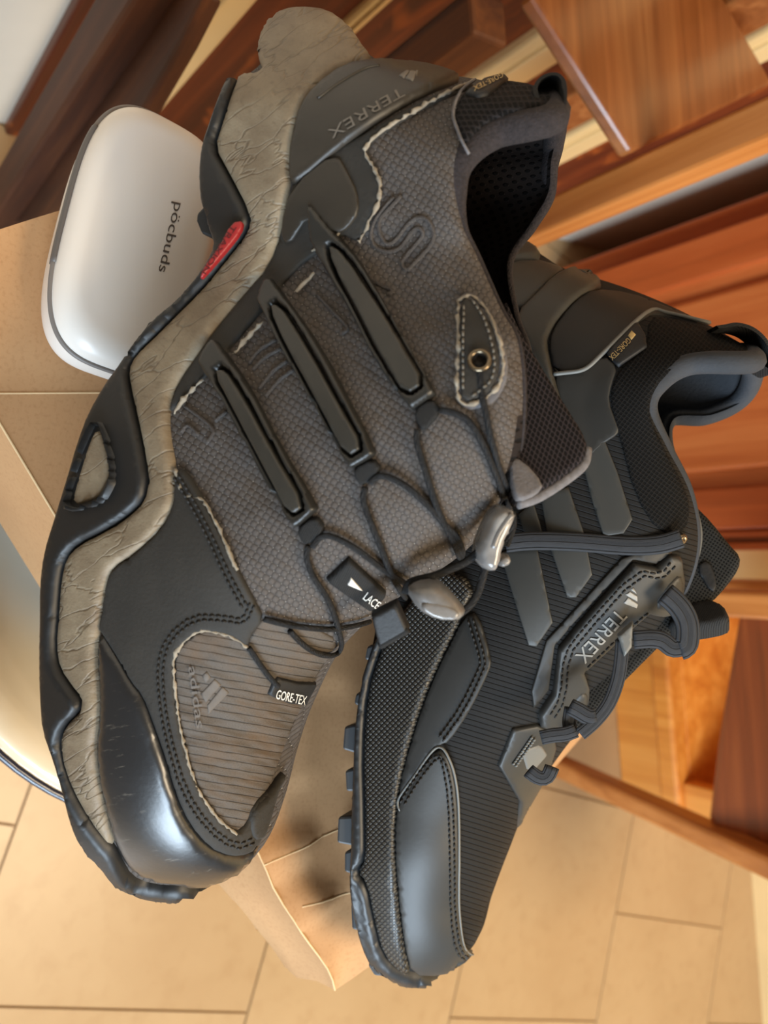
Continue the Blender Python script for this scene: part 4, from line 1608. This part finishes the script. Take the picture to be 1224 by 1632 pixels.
K_mid = n_.done(n_.mix(h_, lin((17, 16, 15)), lin((66, 62, 54))), .42, n_.bump(h_, .6, .0006))

D1 = .3178


def dn_(y):
    return D1 + .004 * ((y - 900) / 600.0)


new_st = [
    dict(px=[(792, 412), (818, 391), (850, 398), (900, 430), (958, 460), (1030, 480), (1128, 520), (1204, 560)], w=.012, D=dn_(400) + .038, y=.5, m=(1206, 562)),
    dict(px=[(778, 440), (850, 435), (930, 462), (1030, 505), (1130, 545), (1212, 574)], w=.044, D=dn_(440) + .018, y=.85, m=(1215, 592)),
    dict(px=[(742, 500), (900, 520), (1000, 545), (1108, 578)], w=.061, D=dn_(500) + .006, y=.85, m=(1192, 636)),
    dict(px=[(712, 570), (880, 585), (1054, 612)], w=.069, D=dn_(570), y=.82, m=(1136, 663)),
    dict(px=[(690, 640), (870, 648), (1040, 652)], w=.074, D=dn_(640), y=.8, m=(1078, 668)),
    dict(px=[(670, 720), (870, 716), (1064, 712)], w=.077, D=dn_(720), y=.6, m=(1072, 716)),
    dict(px=[(650, 800), (880, 795), (1100, 786)], w=.080, D=dn_(800), y=.35, m=(1104, 788)),
    dict(px=[(630, 880), (880, 876), (1112, 868)], w=.084, D=dn_(880), y=.2, m=(1114, 870)),
    dict(px=[(608, 960), (850, 958), (1088, 950)], w=.089, D=dn_(960), y=.0),
    dict(px=[(592, 1040), (820, 1040), (1026, 1040)], w=.094, D=dn_(1040), y=-.1),
    dict(px=[(580, 1120), (780, 1120), (962, 1118)], w=.098, D=dn_(1120), y=-.2),
    dict(px=[(574, 1200), (740, 1200), (896, 1198)], w=.101, D=dn_(1200), y=-.25),
    dict(px=[(570, 1290), (700, 1290), (838, 1287)], w=.100, D=dn_(1290), y=-.25),
    dict(px=[(572, 1370), (690, 1370), (802, 1372)], w=.094, D=dn_(1370), y=-.2),
    dict(px=[(582, 1440), (680, 1442), (776, 1442)], w=.084, D=dn_(1440) + .004, y=-.2),
    dict(px=[(592, 1500), (672, 1505), (758, 1502)], w=.066, D=dn_(1500) + .010, y=-.15),
    dict(px=[(612, 1540), (662, 1545), (722, 1540)], w=.042, D=dn_(1540) + .020, y=-.1),
    dict(px=[(650, 1558), (675, 1560), (702, 1554)], w=.014, D=dn_(1560) + .034, y=0),
]
nb = shoe_body(new_st, 28, (1.0, .03))
bp = nb['V'].mean(0)
new = empty('trail_shoe', (bp[0], bp[1], Z_TOP), 'clean black trail shoe with film stripes and flat laces behind the worn shoe', 'shoe', 'trail shoes on the box')
mesh_obj('upper', nb['V'], nb['F'], K_up, new, uv=nb['uv'])
S2 = body_surf(nb)
N2 = nb['N']
ie2 = int(N2 * .36)
lining_mesh('lining', nb, 1, ie2, .004, K_lin, new)
# sole
patch('outsole', [(614, 1000), (596, 1040), (582, 1084), (574, 1130), (570, 1180), (568, 1240), (566, 1300), (565, 1360), (562, 1400), (566, 1440), (576, 1485), (588, 1520), (604, 1546), (640, 1561), (690, 1562), (702, 1554), (680, 1554), (642, 1545), (612, 1515), (598, 1455), (589, 1407), (572, 1385), (586, 1366), (586, 1307), (583, 1189), (590, 1098), (612, 1030), (630, 1000)], S2, K_out, new, th=.0045, bev=6, step=8, inset=-.005)
patch('midsole', [(634, 990), (612, 1030), (590, 1098), (583, 1189), (586, 1307), (586, 1366), (573, 1385), (589, 1406), (598, 1455), (612, 1515), (642, 1545), (656, 1548), (645, 1502), (636, 1431), (630, 1337), (636, 1262), (650, 1200), (674, 1121), (702, 1055), (739, 982), (760, 930), (700, 900)], S2, K_mid, new, th=.003, bev=8, step=9)
bk2 = -nb['A']
for q in ([(610, 1022), (584, 1030), (580, 1052), (600, 1056)], [(586, 1096), (566, 1106), (563, 1122), (580, 1132)], [(577, 1152), (548, 1158), (545, 1195), (572, 1203)], [(574, 1222), (549, 1228), (551, 1262), (572, 1262)], [(570, 1300), (538, 1302), (536, 1344), (566, 1350)],
          [(568, 1352), (548, 1358), (548, 1390), (566, 1396)], [(570, 1432), (558, 1440), (560, 1482), (580, 1486)], [(588, 1520), (586, 1540), (596, 1556), (618, 1558)]):
    i_ = S2.kd.find((np.mean([p[0] for p in q]) + 14, np.mean([p[1] for p in q]), 0))[1]
    prism('lug', q, S2.D[i_] - .001, bk2 * .020, K_lug, new, .001)
# toe guard, side overlay
tg2 = patch('toe_guard', [(700, 1186), (719, 1212), (728, 1266), (729, 1366), (729, 1455), (738, 1508), (756, 1519), (738, 1538), (702, 1551), (656, 1549), (645, 1502), (636, 1431), (630, 1337), (636, 1275), (660, 1238)], S2, K_smooth, new, th=.0018, bev=4, step=8)
gp = [(640, 1278), (662, 1240), (698, 1194), (713, 1216), (720, 1266), (721, 1366), (721, 1455), (730, 1512), (750, 1524)]
patch('side_overlay', [(740, 982), (762, 975), (784, 1050), (781, 1068), (749, 1133), (716, 1182), (702, 1186), (660, 1238), (636, 1272), (640, 1240), (652, 1196), (676, 1121), (703, 1056)], S2, K_smooth2, new, th=.0014, bev=3, step=8)
so = [(756, 984), (776, 1052), (772, 1068), (742, 1130), (706, 1180)]
stitches('stitching', [gp, off_path(gp, 7), so, off_path(so, 8)], S2, M_thread, new, .0021, 9, 6, .0004)
cord('overlay_edge', [(640, 1290), (636, 1274), (660, 1238), (698, 1188), (718, 1212), (728, 1266), (729, 1366), (729, 1455), (738, 1508), (756, 1519)], S2, .0005, K_pipe, tg2, .0014)
# stripes
for q in ([(797, 880), (856, 872), (881, 992), (855, 1030), (842, 1028), (812, 930)], [(862, 792), (906, 776), (931, 850), (944, 916), (918, 952), (904, 952), (874, 864)], [(928, 738), (958, 687), (984, 752), (1008, 828), (994, 850), (962, 855), (944, 800)], [(826, 820), (850, 800), (872, 870), (846, 880)]):
    patch('stripe', q, S2, K_stripe, new, th=.0007, bev=2, step=8, smooth=0)
# heel
patch('quarter_film', [(880, 545), (886, 598), (926, 594), (962, 566), (985, 585), (974, 615), (970, 640), (985, 680), (988, 690), (958, 710), (930, 740), (890, 660)], S2, K_smooth2, new, th=.0008, bev=3, step=8)
patch('heel_counter', [(946, 463), (1000, 468), (1060, 490), (1128, 519), (1060, 503), (1030, 502), (962, 565), (930, 592), (884, 597), (874, 545), (890, 512), (918, 480)], S2, K_heel, new, th=.0012, bev=3, step=8)
cord('heel_piping', [(884, 598), (926, 593), (942, 584), (962, 565), (1030, 502), (1060, 503), (1128, 519)], S2, .0008, K_pipe, new, .0012)
patch('collar_panel', [(1034, 506), (1062, 506), (1128, 522), (1206, 560), (1200, 570), (1106, 574), (1078, 584), (1052, 608), (1036, 636), (1034, 664), (1046, 690), (1066, 732), (1088, 772), (1100, 806), (1092, 850), (1050, 850), (1012, 790), (988, 700), (972, 640), (976, 614), (990, 586), (1030, 556)], S2, K_mesh, new, th=.0006, bev=4, step=9)
patch('heel_clip', [(822, 506), (862, 467), (880, 447), (906, 431), (926, 429), (938, 434), (960, 459), (946, 464), (920, 478), (890, 511), (876, 535), (872, 550), (882, 596), (900, 655), (868, 600), (836, 540)], S2, K_clip, new, th=.003, bev=5, step=7)
patch('heel_sole', [(780, 430), (850, 416), (886, 427), (900, 432), (880, 446), (862, 466), (824, 504), (800, 480)], S2, K_clip, new, th=.002, bev=5, step=7)
patch('heel_lip', [(790, 412), (804, 398), (820, 389), (850, 396), (862, 420), (846, 418), (800, 428), (782, 434)], S2, K_clip, new, th=.0036, bev=6, step=6)
gl2 = patch('side_label', [(967, 566), (1014, 516), (1028, 538), (1031, 556), (986, 586), (978, 580)], S2, M_label, new, th=.0012, bev=2, lift=.0006, step=6, smooth=0)
lettering('print', 'GORE-TEX', (1000, 545), (971, 574), 9, S2, M_gold, gl2, lift=.0021)
patch('print_diamond', [(1000, 541), (1006, 533), (1013, 540), (1006, 548)], S2, M_gold, gl2, th=.0003, bev=1, step=4, lift=.0018, smooth=0)
# collar roll
le = np.array([nb['lat'][i][-1] for i in range(0, int(N2 * .48))])
rads = np.interp(np.linspace(0, 1, len(le)), [0, .3, .6, 1], [.004, .004, .003, .0015])
v_, f_, u_ = tube_geo(le - nb['A'] * .002 - nb['u_up'] * rads[:, None] * .6, rads, 10)
mesh_obj('collar_roll', v_, f_, K_lin, new, uv=u_)
me_ = np.array([nb['med'][i][-1] for i in range(0, ie2)])
rads = np.interp(np.linspace(0, 1, len(me_)), [0, .3, .8, 1], [.004, .004, .003, .001])
v_, f_, u_ = tube_geo(me_ - nb['u_up'] * rads[:, None] * .8, rads, 10)
mesh_obj('collar_roll', v_, f_, K_lin, new, uv=u_)
# pull loop
DL2 = [(R3.T @ (np.array(nb['lat'][1][-1]) - [0, 0, CAM_H]))[2]][0]
lp = [(1136, 522), (1150, 520), (1168, 517), (1190, 522), (1208, 534), (1222, 552), (1234, 578), (1232, 596), (1214, 588)]
pp = catmull([P(x, y, DL2 + .002) for x, y in lp], 40)
ctr = P(1180, 562, DL2)
Vb, Fb = [], []
for i, p in enumerate(pp):
    on = p - ctr
    on /= np.linalg.norm(on)
    for a_, b_ in ((-.5, 0), (.5, 0), (.5, 1), (-.5, 1)):
        Vb.append(p + vdir * (.012 * a_ + .003) - on * .0014 * b_)
for i in range(len(pp) - 1):
    for j in range(4):
        q = (j + 1) % 4
        Fb.append((i * 4 + j, i * 4 + q, i * 4 + 4 + q, i * 4 + 4 + j))
Fb += [(0, 1, 2, 3), tuple(len(Vb) - 4 + k for k in range(4))]
mesh_obj('pull_loop', Vb, Fb, M_web, new, smooth=False, uv=[(v[0] * 40, v[2] * 40) for v in Vb])
# tongue
LD = nb['latD'].reshape(N2, nb['M'])
dT2 = float(LD[int(N2 * .45), -1])
ts2 = Sheet([(1100, 820, dT2 + .012), (1178, 890, dT2 + .006), (1130, 962, dT2 + .004), (1000, 1090, dT2 + .006), (1090, 900, dT2 + .006)])
tn2 = patch('tongue', [(1088, 772), (1106, 806), (1132, 832), (1162, 870), (1179, 888), (1176, 908), (1158, 934), (1132, 962), (1102, 975), (1060, 1020), (1010, 1070), (980, 1100), (940, 1150), (900, 1190), (900, 1120), (960, 1030), (1030, 950), (1080, 880), (1076, 820)], ts2, K_tong, new, th=.004, bev=10, step=10, inset=-.004)
cord('tongue_seam', [(1104, 812), (1112, 850), (1108, 885), (1096, 910)], ts2, .0010, K_pipe, tn2, .004)
patch('tongue_label', [(1104, 905), (1126, 892), (1140, 930), (1132, 950)], ts2, M_label, tn2, th=.001, bev=2, step=6, lift=.0036)
patch('tongue_tab', [(1100, 966), (1130, 962), (1154, 972), (1164, 992), (1158, 1002), (1120, 1010), (1080, 1014), (1060, 1000)], Sheet([(1060, 1000, dT2 + .004), (1164, 990, dT2 - .002), (1120, 1010, dT2 - .002)]), M_web, tn2, th=.005, bev=8, step=6, inset=-.004)
# eyestays
es = patch('eyestay', [(1063, 882), (1080, 884), (1084, 923), (1078, 972), (1050, 978), (1028, 974), (990, 1008), (928, 1066), (935, 1090), (933, 1116), (906, 1148), (878, 1156), (860, 1155), (858, 1134), (880, 1101), (889, 1032), (918, 996), (1009, 896), (1045, 902)], S2, K_smooth, new, th=.0024, bev=4, step=7, smooth=0, lift=.0006)
patch('eyestay_underlay', [(1060, 864), (1070, 880), (1044, 898), (1008, 892), (916, 990), (884, 1028), (874, 1098), (850, 1128), (846, 1100), (870, 1020), (990, 890)], S2, K_smooth2, new, th=.001, bev=2, step=8, smooth=0)
e_a = [(1062, 890), (1046, 910), (1010, 904), (922, 1002), (896, 1036), (888, 1104), (866, 1138)]
stitches('stitching', [e_a, off_path(e_a, -8), [(1026, 968), (986, 1002), (926, 1060)]], S2, M_thread, es, .0032, 10, 6.5, .0004)
lettering('print', 'TERREX', (979, 962), (912, 1037), 20, S2, M_print2, es, lift=.0034)
for q in ([(989, 955), (996, 946), (1010, 956), (1008, 962)], [(992, 942), (999, 937), (1010, 944), (1010, 952)], [(1000, 934), (1005, 931), (1009, 940)]):
    patch('logo_bar', q, S2, M_print2, es, th=.0003, bev=1, step=4, lift=.0031, smooth=0)
for q in ([(1030, 962), (1066, 910), (1080, 912), (1078, 960), (1060, 968)], [(884, 1144), (916, 1096), (930, 1094), (930, 1118), (908, 1142)]):
    patch('eyelet_rib', q, S2, K_smooth, es, th=.0016, bev=8, step=6, lift=.0022)
es2 = patch('lower_eyestay', [(816, 1160), (854, 1153), (880, 1162), (884, 1190), (868, 1240), (846, 1278), (824, 1318), (827, 1276), (793, 1218)], S2, K_smooth, new, th=.0016, bev=3, step=7, smooth=0)
patch('eyelet_webbing', [(826, 1192), (858, 1180), (870, 1198), (846, 1226), (834, 1222)], S2, K_pipe, es2, th=.002, bev=4, step=5, smooth=0)
stitches('bar_tack', [[(812, 1214), (844, 1168)], [(816, 1217), (848, 1171)]], S2, K_pipe, es2, .0022, 5, 4, .0005)
# laces (flat)


def flat_lace(px, sheet, wd, lift, n=None, par=new):
    pos, nr = cast_path(px, sheet, lift, n)
    V, F, U = tube_geo(pos, wd, 16, nr, .26)
    return mesh_obj('lace', V, F, K_lace, par, uv=[(u * .2, v * 2) for u, v in U])


dX = min(float(LD[int(N2 * .42), -6]), dT2) - .004
p_a, _ = S2.hit(1078, 858)
dA = (R3.T @ (p_a - [0, 0, CAM_H]))[2]
p_b, _ = S2.hit(830, 866)
dB = (R3.T @ (p_b - [0, 0, CAM_H]))[2]
lsh = Sheet([(1086, 858, dA - .004), (816, 864, dB - .004), (950, 900, (dA + dB) / 2 - .004)])
flat_lace([(806, 866), (850, 862), (920, 864), (1000, 870), (1050, 868), (1086, 858)], lsh, .0033, 0)
pe, ne = S2.hit(1084, 858)
ringp = [pe + ne * .001 + (np.cross(ne, [0, 0, 1]) * math.cos(a) + np.cross(ne, np.cross(ne, [0, 0, 1])) * math.sin(a)) * .003 for a in np.linspace(0, 2 * math.pi, 24, endpoint=False)]
v_, f_, u_ = tube_geo(ringp, .001, 8, nrm=[ne] * 24, closed=True)
mesh_obj('eyelet', v_, f_, M_steel, new, label='dark metal eyelet')
top2 = Sheet([(1060, 945, dX), (1100, 1030, dX), (930, 1140, dX + .004), (880, 1200, dX + .004)])
flat_lace([(1060, 946), (1072, 956), (1086, 972), (1096, 996), (1094, 1030), (1084, 1034)], top2, .0040, 0)
flat_lace([(1010, 1020), (1040, 1018), (1058, 1022), (1072, 1034), (1090, 1030)], top2, .0032, .0)
flat_lace([(992, 1020), (990, 1050), (984, 1086), (970, 1122), (948, 1150), (925, 1170)], top2, .0024, 0)
flat_lace([(908, 1126), (924, 1134), (940, 1144), (950, 1142)], top2, .0030, 0)
flat_lace([(862, 1176), (880, 1172), (902, 1170), (918, 1164)], top2, .0026, 0)
flat_lace([(842, 1228), (858, 1240), (872, 1240), (880, 1222)], top2, .0026, 0)
flat_lace([(912, 1130), (908, 1156), (914, 1176)], top2, .0024, -.002)
patch('lace_tip', [(984, 1012), (1008, 990), (1006, 1030), (994, 1046)], top2, K_pipe, new, th=.002, bev=3, step=5, smooth=0)
